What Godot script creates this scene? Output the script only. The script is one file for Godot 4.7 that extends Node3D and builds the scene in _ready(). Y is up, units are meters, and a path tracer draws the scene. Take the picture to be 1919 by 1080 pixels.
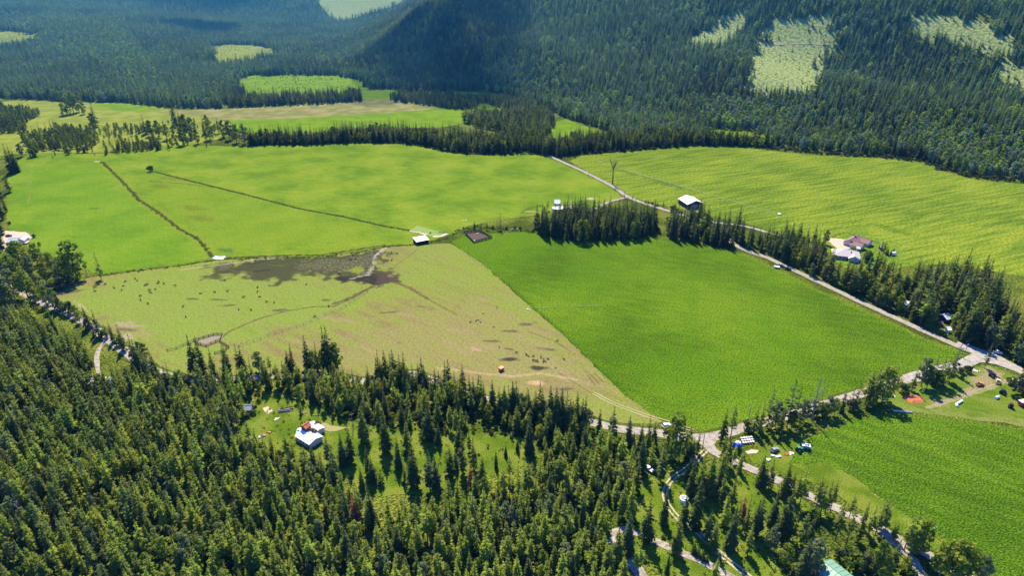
extends Node3D
# A farming valley seen from a drone: hay fields, a pasture with cattle, conifer forest, gravel roads and wooded hills.
# Metres, y up, the camera 200 m above the valley floor looking along -z.

const HILL := [1500, 330, 900, 560, 560, 660, 330, 830, 226, 900, 31, 1060, -96, 1155, -230, 1215, -335, 1360, -450, 1650, -470, 2300, 1500, 2300]
const LEFT := [-60, 1240, -300, 1290, -520, 1290, -900, 1250, -2600, 1250, -2600, 3000, -560, 3000, -520, 1700, -300, 1400]
var hill_poly := PackedVector2Array()
var left_poly := PackedVector2Array()
var rng := RandomNumberGenerator.new()
var used := {}
var cam: Camera3D
var M := {}

func _ready():
	rng.seed = 20240611
	hill_poly = poly(HILL)
	left_poly = poly(LEFT)
	# ---- camera
	cam = Camera3D.new()
	cam.name = "camera"
	cam.fov = 45.7
	cam.position = Vector3(0, 200, 0)
	cam.rotation_degrees = Vector3(-26, 0, 0)
	cam.near = 1.0
	cam.far = 12000.0
	add_child(cam)
	cam.current = true
	# ---- sky, air and exposure
	var env := Environment.new()
	env.background_mode = Environment.BG_SKY
	var sky := Sky.new()
	var sm := ProceduralSkyMaterial.new()
	sm.sky_top_color = Color(0.16, 0.36, 0.74)
	sm.sky_horizon_color = Color(0.52, 0.70, 0.90)
	sm.sky_curve = 0.12
	sm.ground_horizon_color = Color(0.40, 0.50, 0.50)
	sm.ground_bottom_color = Color(0.14, 0.18, 0.10)
	sm.sky_energy_multiplier = 1.0
	sky.sky_material = sm
	env.sky = sky
	env.tonemap_mode = Environment.TONE_MAPPER_LINEAR
	env.tonemap_exposure = 2.35
	env.sdfgi_enabled = true
	env.ssao_enabled = true
	env.ssil_enabled = true
	env.fog_enabled = true
	env.fog_density = 0.000035
	env.fog_light_color = Color(0.30, 0.62, 1.0)
	env.volumetric_fog_enabled = true
	env.volumetric_fog_density = 0.0
	var we := WorldEnvironment.new()
	we.name = "world_environment"
	we.environment = env
	add_child(we)
	# ---- sun: ahead of the camera and a little to the left, 52 degrees up
	var sun := DirectionalLight3D.new()
	sun.name = "sun"
	sun.light_color = Color(1.0, 0.94, 0.79)
	sun.light_energy = 1.6
	sun.light_angular_distance = 0.5
	sun.shadow_enabled = true
	add_child(sun)
	var az := deg_to_rad(-10.0)
	var el := deg_to_rad(52.0)
	var to_sun := Vector3(sin(az) * cos(el), sin(el), -cos(az) * cos(el))
	sun.look_at_from_position(to_sun * 100.0, Vector3.ZERO, Vector3.UP)
	# ---- the place
	materials()
	haze()
	terrain()
	fields()
	roads()
	buildings()
	fences_and_pipes()
	vehicles()
	cattle()
	tree_models()
	placed_trees()
	forests()
	low_plants()
	name_trees()

# blue air lying against the hills beyond the valley fields
func haze() -> void:
	var f := FogVolume.new()
	f.name = "haze"
	f.shape = RenderingServer.FOG_VOLUME_SHAPE_BOX
	f.size = Vector3(6400, 900, 3600)
	f.position = Vector3(0, 300, -800.0 - 1800.0)
	var m := FogMaterial.new()
	m.density = 0.00014
	m.albedo = Color(0.38, 0.78, 0.96)
	f.material = m
	f.set_meta("kind", "stuff")
	add_child(f)
	# fair-weather clouds high over the hills; their shade lies on the slopes
	cloud(Vector3(-255, 950, -2030), Vector3(150, 55, 250), 3)
	cloud(Vector3(-1520, 1050, -3420), Vector3(520, 70, 170), 4)
	cloud(Vector3(-965, 960, -2700), Vector3(95, 40, 90), 5)

func thin_cloud() -> StandardMaterial3D:
	var m := plain("cloud_white", Color(0.95, 0.95, 0.95, 0.24), 1.0)
	m.transparency = BaseMaterial3D.TRANSPARENCY_ALPHA
	return m

func cloud(at: Vector3, r: Vector3, sd: int) -> void:
	var g := RandomNumberGenerator.new()
	g.seed = sd
	var st := SurfaceTool.new()
	for i in 44:
		var s := SphereMesh.new()
		s.radial_segments = 18
		s.rings = 9
		s.radius = 1.0
		s.height = 2.0
		var q := Vector3(g.randf_range(-1, 1), g.randf_range(-0.5, 0.7), g.randf_range(-1, 1)) * 0.9
		var k := g.randf_range(0.16, 0.48)
		st.append_from(s, 0, Transform3D(Basis().scaled(Vector3(r.x, r.y * 1.4, r.z) * k), q * r))
	var o := put(numbered("cloud"), st.commit(), thin_cloud(), self, at)
	o.set_meta("kind", "structure")

# ------------------------------------------------------------------ shape of the land
func poly(a: Array) -> PackedVector2Array:
	var p := PackedVector2Array()
	for i in range(0, a.size(), 2):
		p.append(Vector2(a[i], a[i + 1]))
	return p

func edge_dist(p: PackedVector2Array, q: Vector2) -> float:
	var best := 1e9
	for i in p.size():
		var c := Geometry2D.get_closest_point_to_segment(q, p[i], p[(i + 1) % p.size()])
		best = minf(best, c.distance_squared_to(q))
	return sqrt(best)

func height(x: float, z: float) -> float:
	var f := -z
	var h := 0.0
	var q := Vector2(x, f)
	if Geometry2D.is_point_in_polygon(q, hill_poly):
		var d := edge_dist(hill_poly, q)
		h += 0.44 * d * d / (d + 100.0) + minf(d / 200.0, 1.0) * (23.0 * sin(x / 92.0 + 1.4 * sin(f / 170.0)) * sin(f / 150.0 + 0.8) + 7.0 * sin(x / 37.0 + f / 61.0))
	if Geometry2D.is_point_in_polygon(q, left_poly):
		var d := edge_dist(left_poly, q)
		h += 0.085 * d * d / (d + 160.0) + minf(d / 300.0, 1.0) * 9.0 * sin(x / 130.0) * sin(f / 170.0)
	if f > 2300.0:
		var e := f - 2300.0
		h += 0.32 * e * e / (e + 250.0)
	return h

# where a point shows in the frame: x, y in 0..1 from the top left, z the distance
func seen_at(p: Vector3) -> Vector3:
	var l := cam.transform.affine_inverse() * p
	var k := 1.0 / tan(deg_to_rad(cam.fov) / 2.0)
	if l.z > -1.0:
		return Vector3(9, 9, 1)
	return Vector3(0.5 + 0.5 * l.x / -l.z * k * 577.0 / 1024.0, 0.5 - 0.5 * l.y / -l.z * k, -l.z)

# ------------------------------------------------------------------ naming and building helpers
func numbered(called: String) -> String:
	var n: int = used.get(called, 0)
	used[called] = n + 1
	return called if n == 0 else "%s_%03d" % [called, n]

func tag(o: Node3D, label := "", category := "", group := "", kind := "") -> Node3D:
	if label:
		o.set_meta("label", label)
	if category:
		o.set_meta("category", category)
	if group:
		o.set_meta("group", group)
	if kind:
		o.set_meta("kind", kind)
	return o

func thing(called: String, label: String, category: String, at: Vector3, turn := 0.0, group := "") -> Node3D:
	var o := Node3D.new()
	o.name = numbered(called)
	add_child(o)
	o.position = at
	o.rotation.y = turn
	return tag(o, label, category, group)

func put(called: String, mesh: Mesh, m: Material, parent: Node3D, at := Vector3.ZERO, rot := Vector3.ZERO) -> MeshInstance3D:
	var o := MeshInstance3D.new()
	o.name = called
	o.mesh = mesh
	if m:
		o.material_override = m
	parent.add_child(o, true)
	o.position = at
	o.rotation = rot
	return o

var boxes := {}
func box(called: String, size: Vector3, at: Vector3, m: Material, parent: Node3D, rot := Vector3.ZERO) -> MeshInstance3D:
	if not boxes.has(size):
		var b := BoxMesh.new()
		b.size = size
		boxes[size] = b
	return put(called, boxes[size], m, parent, at, rot)

var cyls := {}
func cyl(called: String, r0: float, r1: float, h: float, at: Vector3, m: Material, parent: Node3D, rot := Vector3.ZERO, seg := 10) -> MeshInstance3D:
	var key := [r0, r1, h, seg]
	if not cyls.has(key):
		var c := CylinderMesh.new()
		c.bottom_radius = r0
		c.top_radius = r1
		c.height = h
		c.radial_segments = seg
		c.rings = 1
		cyls[key] = c
	return put(called, cyls[key], m, parent, at, rot)

# triangles without normals are drawn flat
func soup(v: PackedVector3Array, c := PackedColorArray(), uv := PackedVector2Array()) -> ArrayMesh:
	var a := []
	a.resize(Mesh.ARRAY_MAX)
	a[Mesh.ARRAY_VERTEX] = v
	if c.size():
		a[Mesh.ARRAY_COLOR] = c
	if uv.size():
		a[Mesh.ARRAY_TEX_UV] = uv
		a[Mesh.ARRAY_TEX_UV2] = uv
	var m := ArrayMesh.new()
	m.add_surface_from_arrays(Mesh.PRIMITIVE_TRIANGLES, a)
	return m

# a closed solid from a convex ring pushed along a vector; ring seen from its outer side runs clockwise
func quad_slab(a: Vector3, b: Vector3, c: Vector3, d: Vector3, thick: float) -> ArrayMesh:
	var n := (b - a).cross(c - a).normalized()
	if n.y < 0:
		n = -n
	var dn := -n * thick
	var v := PackedVector3Array()
	var q := [a, b, c, d]
	var w := [a + dn, b + dn, c + dn, d + dn]
	face(v, q[0], q[1], q[2], q[3], n)
	face(v, w[0], w[1], w[2], w[3], -n)
	var mid := (a + b + c + d) / 4.0 + dn / 2.0
	for i in 4:
		var j := (i + 1) % 4
		face(v, q[i], q[j], w[j], w[i], (q[i] + q[j] + w[i] + w[j]) / 4.0 - mid)
	return soup(v)

func face(v: PackedVector3Array, a: Vector3, b: Vector3, c: Vector3, d: Vector3, out: Vector3) -> void:
	tri(v, a, b, c, out)
	tri(v, a, c, d, out)

func tri(v: PackedVector3Array, a: Vector3, b: Vector3, c: Vector3, out: Vector3) -> void:
	if (b - a).cross(c - a).dot(out) > 0:
		v.append_array(PackedVector3Array([a, c, b]))
	else:
		v.append_array(PackedVector3Array([a, b, c]))

# walls with gable ends: ridge along x
func gable_walls(l: float, w: float, h: float, rise: float) -> ArrayMesh:
	var v := PackedVector3Array()
	var x := l / 2.0
	var z := w / 2.0
	for s in [-1.0, 1.0]:
		face(v, Vector3(-x, 0, s * z), Vector3(x, 0, s * z), Vector3(x, h, s * z), Vector3(-x, h, s * z), Vector3(0, 0, s))
		face(v, Vector3(s * x, 0, -z), Vector3(s * x, 0, z), Vector3(s * x, h, z), Vector3(s * x, h, -z), Vector3(s, 0, 0))
		tri(v, Vector3(s * x, h, -z), Vector3(s * x, h, z), Vector3(s * x, h + rise, 0), Vector3(s, 0, 0))
		face(v, Vector3(-x, h, s * z), Vector3(x, h, s * z), Vector3(x, h + rise, 0), Vector3(-x, h + rise, 0), Vector3(0, 1, s))
	return soup(v)

# a gabled block of a building: walls, two roof panels, ridge cap
func gable_block(root: Node3D, at: Vector3, turn: float, l: float, w: float, h: float, rise: float, wall_m: Material, roof_m: Material, over := 0.5, ribs := true) -> Node3D:
	var b := put("wall", gable_walls(l, w, h, rise), wall_m, root, at, Vector3(0, turn, 0))
	var x := l / 2.0 + over
	var k := (w / 2.0 + over) / (w / 2.0)
	for s in [-1.0, 1.0]:
		var p := put("roof_panel", quad_slab(Vector3(-x, h + rise + 0.16, 0), Vector3(x, h + rise + 0.16, 0), Vector3(x, h + rise + 0.16 - rise * k, s * w / 2.0 * k), Vector3(-x, h + rise + 0.16 - rise * k, s * w / 2.0 * k), 0.12), roof_m, b)
		if ribs:
			var n := maxi(1, int(l / 1.6))
			var slope := Vector2(w / 2.0 * k, rise * k)
			var v := PackedVector3Array()
			for i in n + 1:
				var rx := -x + 0.1 + (2.0 * x - 0.2) * i / float(n)
				var up := Vector3(0, slope.x, s * slope.y).normalized() * 0.07
				var a := Vector3(rx, h + rise + 0.16, 0) + up * 0.5
				var e := Vector3(rx, h + rise + 0.16 - rise * k, s * w / 2.0 * k) + up * 0.5
				var sd := Vector3(0.05, 0, 0)
				face(v, a - sd + up, a + sd + up, e + sd + up, e - sd + up, up)
				face(v, a - sd, a - sd + up, e - sd + up, e - sd, -sd)
				face(v, a + sd, a + sd + up, e + sd + up, e + sd, sd)
			var r := put("roof_ribs", soup(v), roof_m, p)
			r.set_meta("kind", "stuff")
	box("ridge_cap", Vector3(2.0 * x, 0.1, 0.4), Vector3(0, h + rise + 0.22, 0), roof_m, b)
	return b

func turn_of(a: Vector2, b: Vector2) -> float:   # yaw that lays local x along a->b (x, z)
	return -atan2(b.y - a.y, b.x - a.x)

func v3(p: Vector2, y := 0.0) -> Vector3:
	return Vector3(p.x, height(p.x, p.y) + y, p.y)

# ------------------------------------------------------------------ materials
func lin(r: float, g: float, b: float) -> Color:
	return Color(r, g, b).linear_to_srgb()

func soil(r: float, g: float, b: float) -> Color:   # base colours of ground and grass
	return lin(r * 0.8, g * 0.8, b * 0.8)

func plain(called: String, c: Color, rough := 0.8, metal := 0.0) -> StandardMaterial3D:
	var m := StandardMaterial3D.new()
	m.resource_name = called
	m.albedo_color = c
	m.roughness = rough
	m.metallic = metal
	M[called] = m
	return m

func noise(sd: int, freq: float, octaves := 4, kind := FastNoiseLite.TYPE_SIMPLEX_SMOOTH) -> FastNoiseLite:
	var n := FastNoiseLite.new()
	n.seed = sd
	n.noise_type = kind
	n.frequency = freq
	n.fractal_octaves = octaves
	return n

func ramp_tex(n: FastNoiseLite, size: int, cols: Array, at: Array) -> NoiseTexture2D:
	var t := NoiseTexture2D.new()
	t.width = size
	t.height = size
	t.seamless = true
	t.noise = n
	var g := Gradient.new()
	g.offsets = PackedFloat32Array(at)
	g.colors = PackedColorArray(cols)
	t.color_ramp = g
	return t

func gray_tex(n: FastNoiseLite, size: int) -> NoiseTexture2D:
	var t := NoiseTexture2D.new()
	t.width = size
	t.height = size
	t.seamless = true
	t.noise = n
	return t

# grass-like ground: a fine grey grain times a broad colour map, with relief; UVs are metres
func ground_mat(called: String, grain: Texture2D, grain_m: float, map: Texture2D, map_at: Vector2, map_m: Vector2, relief: Texture2D, relief_cm: float) -> StandardMaterial3D:
	var m := StandardMaterial3D.new()
	m.resource_name = called
	m.roughness = 1.0
	m.metallic_specular = 0.1
	m.albedo_texture = grain
	m.uv1_scale = Vector3(1.0 / grain_m, 1.0 / grain_m, 1)
	m.detail_enabled = true
	m.detail_blend_mode = BaseMaterial3D.BLEND_MODE_MUL
	m.detail_uv_layer = BaseMaterial3D.DETAIL_UV_2
	m.detail_albedo = map
	m.uv2_scale = Vector3(1.0 / map_m.x, 1.0 / map_m.y, 1)
	m.uv2_offset = Vector3(-map_at.x / map_m.x, -map_at.y / map_m.y, 0)
	if relief:
		m.heightmap_enabled = true
		m.heightmap_texture = relief
		m.heightmap_scale = relief_cm
	M[called] = m
	return m

var grain_soft: Texture2D
var grain_hard: Texture2D
var grain_faint: Texture2D
var relief_soft: Texture2D
var relief_hard: Texture2D

func materials() -> void:
	grain_soft = ramp_tex(noise(3, 0.035, 5), 512, [Color(0.74, 0.76, 0.72), Color(0.92, 0.92, 0.92), Color(1, 1, 1)], [0.25, 0.5, 0.8])
	grain_hard = ramp_tex(noise(4, 0.05, 5), 512, [Color(0.56, 0.63, 0.52), Color(0.86, 0.88, 0.82), Color(1, 1, 1)], [0.22, 0.5, 0.74])
	grain_faint = ramp_tex(noise(7, 0.03, 5), 512, [Color(0.86, 0.86, 0.84), Color(0.95, 0.95, 0.95), Color(1, 1, 1)], [0.2, 0.5, 0.85])
	relief_soft = gray_tex(noise(5, 0.03, 5), 512)
	relief_hard = gray_tex(noise(6, 0.06, 4), 512)
	plain("white_metal", lin(0.80, 0.80, 0.80), 0.35)
	plain("pink_metal", lin(0.42, 0.37, 0.38), 0.45)
	plain("teal_metal", lin(0.22, 0.50, 0.44), 0.4)
	plain("pale_teal", lin(0.20, 0.42, 0.45), 0.4)
	plain("rust_roof", lin(0.42, 0.10, 0.05), 0.7)
	plain("brown_roof", lin(0.20, 0.11, 0.10), 0.8)
	plain("wood_dark", lin(0.055, 0.035, 0.028), 0.9)
	plain("wood_brown", lin(0.14, 0.08, 0.05), 0.9)
	plain("wood_grey", lin(0.25, 0.21, 0.19), 0.9)
	plain("log_wood", lin(0.34, 0.26, 0.18), 0.9)
	plain("wall_pale", lin(0.55, 0.52, 0.48), 0.8)
	plain("wall_white", lin(0.72, 0.72, 0.70), 0.7)
	plain("wall_grey", lin(0.22, 0.24, 0.27), 0.8)
	plain("glass_dark", lin(0.03, 0.04, 0.05), 0.08)
	plain("tyre", lin(0.02, 0.02, 0.02), 0.9)
	plain("red_paint", lin(0.55, 0.06, 0.03), 0.4)
	plain("green_paint", lin(0.03, 0.22, 0.08), 0.4)
	plain("white_paint", lin(0.78, 0.78, 0.78), 0.35)
	plain("blue_tarp", lin(0.04, 0.12, 0.42), 0.5)
	plain("dark_car", lin(0.03, 0.035, 0.04), 0.25)
	plain("grey_car", lin(0.22, 0.23, 0.24), 0.3)
	plain("steel", lin(0.45, 0.46, 0.47), 0.4, 0.6)
	plain("pale_pipe", lin(0.62, 0.66, 0.60), 0.5)
	plain("black_hide", lin(0.012, 0.010, 0.009), 0.8)
	plain("red_soil", lin(0.42, 0.13, 0.05), 1.0)
	plain("bare_soil", lin(0.42, 0.33, 0.25), 1.0)
	plain("water", lin(0.50, 0.56, 0.60), 0.08)

# a ground colour map computed for one field; the axes are metres
class Canvas:
	var at: Vector2
	var span: Vector2
	var n: int
	var px: PackedByteArray
	var ragged: FastNoiseLite
	func _init(p: PackedVector2Array, size: int):
		var r := Rect2(p[0], Vector2.ZERO)
		for q in p:
			r = r.expand(q)
		r = r.grow(4.0)
		at = r.position
		span = r.size
		n = size
		px = PackedByteArray()
		px.resize(n * n * 3)
		ragged = FastNoiseLite.new()
		ragged.seed = 77
		ragged.frequency = 0.06
		ragged.fractal_octaves = 4
	# cols: three sRGB colours mixed by broad noise and by streaks that run along an angle
	func base(cols: Array, broad: FastNoiseLite, streak: FastNoiseLite, angle: float, stretch: float, share: float, contrast: float) -> void:
		var ca := cos(angle)
		var sa := sin(angle)
		var c0: Color = cols[0]
		var c1: Color = cols[1]
		var c2: Color = cols[2]
		var i := 0
		for v in n:
			var z := at.y + span.y * (v + 0.5) / n
			for u in n:
				var x := at.x + span.x * (u + 0.5) / n
				var t := broad.get_noise_2d(x, z) * (1.0 - share) + streak.get_noise_2d((x * ca + z * sa) / stretch, -x * sa + z * ca) * share
				t = clampf(0.5 + t * contrast, 0.0, 1.0)
				var c := c0.lerp(c1, t * 2.0) if t < 0.5 else c1.lerp(c2, t * 2.0 - 1.0)
				px[i] = int(c.r * 255.0)
				px[i + 1] = int(c.g * 255.0)
				px[i + 2] = int(c.b * 255.0)
				i += 3
	func dab(u: int, v: int, c: Color, k: float) -> void:
		if k <= 0.01:
			return
		var i := (v * n + u) * 3
		k = minf(k, 1.0)
		px[i] = int(lerpf(px[i], c.r * 255.0, k))
		px[i + 1] = int(lerpf(px[i + 1], c.g * 255.0, k))
		px[i + 2] = int(lerpf(px[i + 2], c.b * 255.0, k))
	# a ragged patch: centre, half length, half width, angle
	func patch(c: Vector2, a: float, b: float, angle: float, col: Color, k: float) -> void:
		var r := maxf(a, b) * 1.6
		var u0 := maxi(0, int((c.x - r - at.x) / span.x * n))
		var u1 := mini(n - 1, int((c.x + r - at.x) / span.x * n))
		var v0 := maxi(0, int((c.y - r - at.y) / span.y * n))
		var v1 := mini(n - 1, int((c.y + r - at.y) / span.y * n))
		var ca := cos(angle)
		var sa := sin(angle)
		for v in range(v0, v1 + 1):
			for u in range(u0, u1 + 1):
				var d := Vector2(at.x + span.x * u / n, at.y + span.y * v / n) - c
				var e := Vector2((d.x * ca + d.y * sa) / a, (-d.x * sa + d.y * ca) / b).length()
				e += 0.55 * ragged.get_noise_2d((c.x + d.x) * 1.8, (c.y + d.y) * 1.8)
				dab(u, v, col, k * smoothstep(1.0, 0.35, e))
	func line(pts: PackedVector2Array, w: float, col: Color, k: float, wobble := 0.6) -> void:
		for s in pts.size() - 1:
			var a := pts[s]
			var b := pts[s + 1]
			var u0 := maxi(0, int((minf(a.x, b.x) - w * 2.0 - at.x) / span.x * n))
			var u1 := mini(n - 1, int((maxf(a.x, b.x) + w * 2.0 - at.x) / span.x * n))
			var v0 := maxi(0, int((minf(a.y, b.y) - w * 2.0 - at.y) / span.y * n))
			var v1 := mini(n - 1, int((maxf(a.y, b.y) + w * 2.0 - at.y) / span.y * n))
			for v in range(v0, v1 + 1):
				for u in range(u0, u1 + 1):
					var q := Vector2(at.x + span.x * u / n, at.y + span.y * v / n)
					var d := Geometry2D.get_closest_point_to_segment(q, a, b).distance_to(q) / w
					if d < 2.0:
						d += wobble * ragged.get_noise_2d(q.x * 3.0, q.y * 3.0)
						dab(u, v, col, k * smoothstep(1.0, 0.4, d))
	# inside a polygon, with an edge that frays over soft metres
	func area(p: PackedVector2Array, soft: float, col: Color, k: float, speck := 0.0, speck_col := Color.WHITE) -> void:
		var r := Rect2(p[0], Vector2.ZERO)
		for q in p:
			r = r.expand(q)
		r = r.grow(soft * 2.0)
		var u0 := maxi(0, int((r.position.x - at.x) / span.x * n))
		var u1 := mini(n - 1, int((r.end.x - at.x) / span.x * n))
		var v0 := maxi(0, int((r.position.y - at.y) / span.y * n))
		var v1 := mini(n - 1, int((r.end.y - at.y) / span.y * n))
		for v in range(v0, v1 + 1):
			for u in range(u0, u1 + 1):
				var q := Vector2(at.x + span.x * u / n, at.y + span.y * v / n)
				var d := 1e9
				for i in p.size():
					d = minf(d, Geometry2D.get_closest_point_to_segment(q, p[i], p[(i + 1) % p.size()]).distance_squared_to(q))
				d = sqrt(d)
				if Geometry2D.is_point_in_polygon(q, p):
					d = -d
				d += soft * 1.5 * ragged.get_noise_2d(q.x * 1.3, q.y * 1.3)
				var inside := smoothstep(soft * 0.5, -soft * 0.5, d)
				dab(u, v, col, k * inside)
				if speck > 0.0 and inside > 0.5 and ragged.get_noise_2d(q.x * 7.0, q.y * 7.0) > 0.2:
					dab(u, v, speck_col, speck)
	func texture() -> ImageTexture:
		return ImageTexture.create_from_image(Image.create_from_data(n, n, false, Image.FORMAT_RGB8, px))

# ------------------------------------------------------------------ sheets of ground
func ragged_ring(p: PackedVector2Array, step: float, amp: float, sd: int) -> PackedVector2Array:
	var n := noise(sd, 0.09, 3)
	var out := PackedVector2Array()
	for i in p.size():
		var a := p[i]
		var b := p[(i + 1) % p.size()]
		var k := maxi(1, int(a.distance_to(b) / step))
		for j in k:
			var q := a.lerp(b, j / float(k))
			out.append(q + Vector2(n.get_noise_2d(q.x, q.y), n.get_noise_2d(q.x + 500.0, q.y)) * amp * 2.0)
	return out

func sheet(called: String, p: PackedVector2Array, y: float, m: Material, amp := 0.8, step := 4.0, kind := "structure") -> MeshInstance3D:
	var ring := ragged_ring(p, step, amp, hash(called) % 1000)
	var idx := Geometry2D.triangulate_polygon(ring)
	if idx.is_empty():
		ring = p
		idx = Geometry2D.triangulate_polygon(ring)
	var v := PackedVector3Array()
	var uv := PackedVector2Array()
	for i in range(0, idx.size(), 3):
		var a := ring[idx[i]]
		var b := ring[idx[i + 1]]
		var c := ring[idx[i + 2]]
		if (b - a).cross(c - a) < 0:
			var t := b
			b = c
			c = t
		for q in [a, b, c]:
			v.append(Vector3(q.x, y, q.y))
			uv.append(q)
	var o := put(numbered(called), soup(v, PackedColorArray(), uv), m, self)
	o.set_meta("kind", kind)
	return o

# a sheet that follows the slope
func draped(called: String, p: PackedVector2Array, y: float, m: Material, cell: float) -> MeshInstance3D:
	var r := Rect2(p[0], Vector2.ZERO)
	for q in p:
		r = r.expand(q)
	var v := PackedVector3Array()
	var uv := PackedVector2Array()
	var nx := int(r.size.x / cell) + 1
	var nz := int(r.size.y / cell) + 1
	for i in nx:
		for j in nz:
			var c := r.position + Vector2(i + 0.5, j + 0.5) * cell
			if not Geometry2D.is_point_in_polygon(c, p):
				continue
			var q := [c + Vector2(-0.5, -0.5) * cell, c + Vector2(0.5, -0.5) * cell, c + Vector2(0.5, 0.5) * cell, c + Vector2(-0.5, 0.5) * cell]
			for k in [0, 1, 2, 0, 2, 3]:
				v.append(v3(q[k], y))
				uv.append(q[k])
	var o := put(numbered(called), soup(v, PackedColorArray(), uv), m, self)
	o.set_meta("kind", "structure")
	return o

func smooth_line(p: PackedVector2Array, step: float) -> PackedVector2Array:
	var out := PackedVector2Array()
	for i in p.size() - 1:
		var a := p[maxi(i - 1, 0)]
		var b := p[i]
		var c := p[i + 1]
		var d := p[mini(i + 2, p.size() - 1)]
		var k := maxi(1, int(b.distance_to(c) / step))
		for j in k:
			out.append(b.cubic_interpolate(c, a, d, j / float(k)))
	out.append(p[p.size() - 1])
	return out

func ribbon(called: String, p: PackedVector2Array, w: float, y: float, m: Material, shift := 0.0, amp := 0.35, kind := "structure") -> MeshInstance3D:
	var line := smooth_line(p, 4.0)
	var n := noise(hash(called) % 1000 + 7, 0.13, 3)
	var l := PackedVector3Array()
	var r := PackedVector3Array()
	for i in line.size():
		var t := (line[mini(i + 1, line.size() - 1)] - line[maxi(i - 1, 0)]).normalized()
		var s := Vector2(-t.y, t.x)
		var c := line[i] + s * shift
		var a := c + s * (w / 2.0 + amp * 2.0 * n.get_noise_2d(c.x, c.y))
		var b := c - s * (w / 2.0 + amp * 2.0 * n.get_noise_2d(c.x + 300.0, c.y))
		l.append(v3(a, y))
		r.append(v3(b, y))
	var v := PackedVector3Array()
	var uv := PackedVector2Array()
	for i in line.size() - 1:
		face(v, l[i], l[i + 1], r[i + 1], r[i], Vector3.UP)
	for q in v:
		uv.append(Vector2(q.x, q.z))
	var o := put(numbered(called), soup(v, PackedColorArray(), uv), m, self)
	o.set_meta("kind", kind)
	return o

# ------------------------------------------------------------------ terrain
func terrain() -> void:
	var xs := []
	var x := -5200.0
	while x < 5200.0:
		xs.append(x)
		x += 16.0 if absf(x) < 1900.0 else 80.0
	var zs := []
	var z := 900.0
	while z > -6400.0:
		zs.append(z)
		z -= 60.0 if z > -500.0 else (15.0 if z > -2700.0 else 90.0)
	var v := PackedVector3Array()
	var uv := PackedVector2Array()
	var nrm := PackedVector3Array()
	for zz in zs:
		for xx in xs:
			v.append(Vector3(xx, height(xx, zz), zz))
			uv.append(Vector2(xx, zz))
	var nx := xs.size()
	nrm.resize(v.size())
	for j in zs.size():
		for i in nx:
			var a := v[j * nx + mini(i + 1, nx - 1)] - v[j * nx + maxi(i - 1, 0)]
			var b := v[maxi(j - 1, 0) * nx + i] - v[mini(j + 1, zs.size() - 1) * nx + i]
			nrm[j * nx + i] = a.cross(b).normalized()
	var idx := PackedInt32Array()
	for j in zs.size() - 1:
		for i in nx - 1:
			var k := j * nx + i
			idx.append_array(PackedInt32Array([k, k + nx, k + 1, k + 1, k + nx, k + nx + 1]))
	# rows run towards -z: keep faces clockwise from above
	for t in range(0, idx.size(), 3):
		var q := idx[t + 1]
		idx[t + 1] = idx[t + 2]
		idx[t + 2] = q
	var arr := []
	arr.resize(Mesh.ARRAY_MAX)
	arr[Mesh.ARRAY_VERTEX] = v
	arr[Mesh.ARRAY_NORMAL] = nrm
	arr[Mesh.ARRAY_TEX_UV] = uv
	arr[Mesh.ARRAY_TEX_UV2] = uv
	arr[Mesh.ARRAY_INDEX] = idx
	var m := ArrayMesh.new()
	m.add_surface_from_arrays(Mesh.PRIMITIVE_TRIANGLES, arr)
	var rough := ramp_tex(noise(21, 0.012, 4), 512, [soil(0.10, 0.14, 0.02), soil(0.17, 0.22, 0.028), soil(0.24, 0.27, 0.045)], [0.3, 0.5, 0.72])
	put("ground", m, ground_mat("ground", grain_hard, 44.0, rough, Vector2.ZERO, Vector2(260, 260), relief_hard, 120.0), self).set_meta("kind", "structure")

# ------------------------------------------------------------------ fields
const HAY := [-48.1, -488.9, -37.9, -503.4, -25.5, -509.1, -4.3, -510.3, 10.7, -513.8, 21.2, -506.8, 41.7, -496.6, 70.3, -492.2, 111.1, -500.0, 136.0, -490.0, 160.4, -474.1, 172.6, -468.0, 180.0, -454.2, 187.6, -439.3, 196.7, -421.7, 202.8, -406.8, 212.7, -389.8, 224.2, -371.1, 232.2, -357.6, 236.1, -349.9, 244.2, -336.4, 252.0, -330.0, 254.3, -324.3, 241.5, -317.1, 222.9, -309.7, 200.6, -299.5, 172.7, -287.0, 139.9, -271.7, 119.0, -263.3, 102.8, -259.7, 88.5, -257.7, 79.2, -260.9, 64.8, -271.7, 59.8, -281.5, 52.4, -295.6, 41.2, -322.1, 28.3, -351.2, 13.4, -379.5, -3.6, -415.0, -23.2, -453.3]
const PASTURE := [-47.3, -488.9, -23.1, -452.3, -3.6, -414.2, 13.4, -378.8, 28.3, -350.5, 41.2, -321.5, 52.3, -295.1, 60.1, -281.5, 71.1, -264.2, 55.6, -262.5, 35.8, -266.7, 10.5, -277.0, -16.2, -287.9, -44.9, -302.5, -72.6, -300.5, -89.1, -299.5, -122.9, -300.5, -146.9, -297.5, -175.9, -300.5, -194.8, -310.7, -215.0, -332.9, -229.7, -346.1, -249.3, -360.9, -269.5, -376.7, -291.7, -392.8, -302.4, -403.6, -298.7, -421.7, -284.2, -428.6, -239.7, -444.8, -213.7, -456.1, -187.5, -459.1, -141.3, -462.0, -111.7, -471.0, -95.5, -481.4, -69.4, -484.6]
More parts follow.
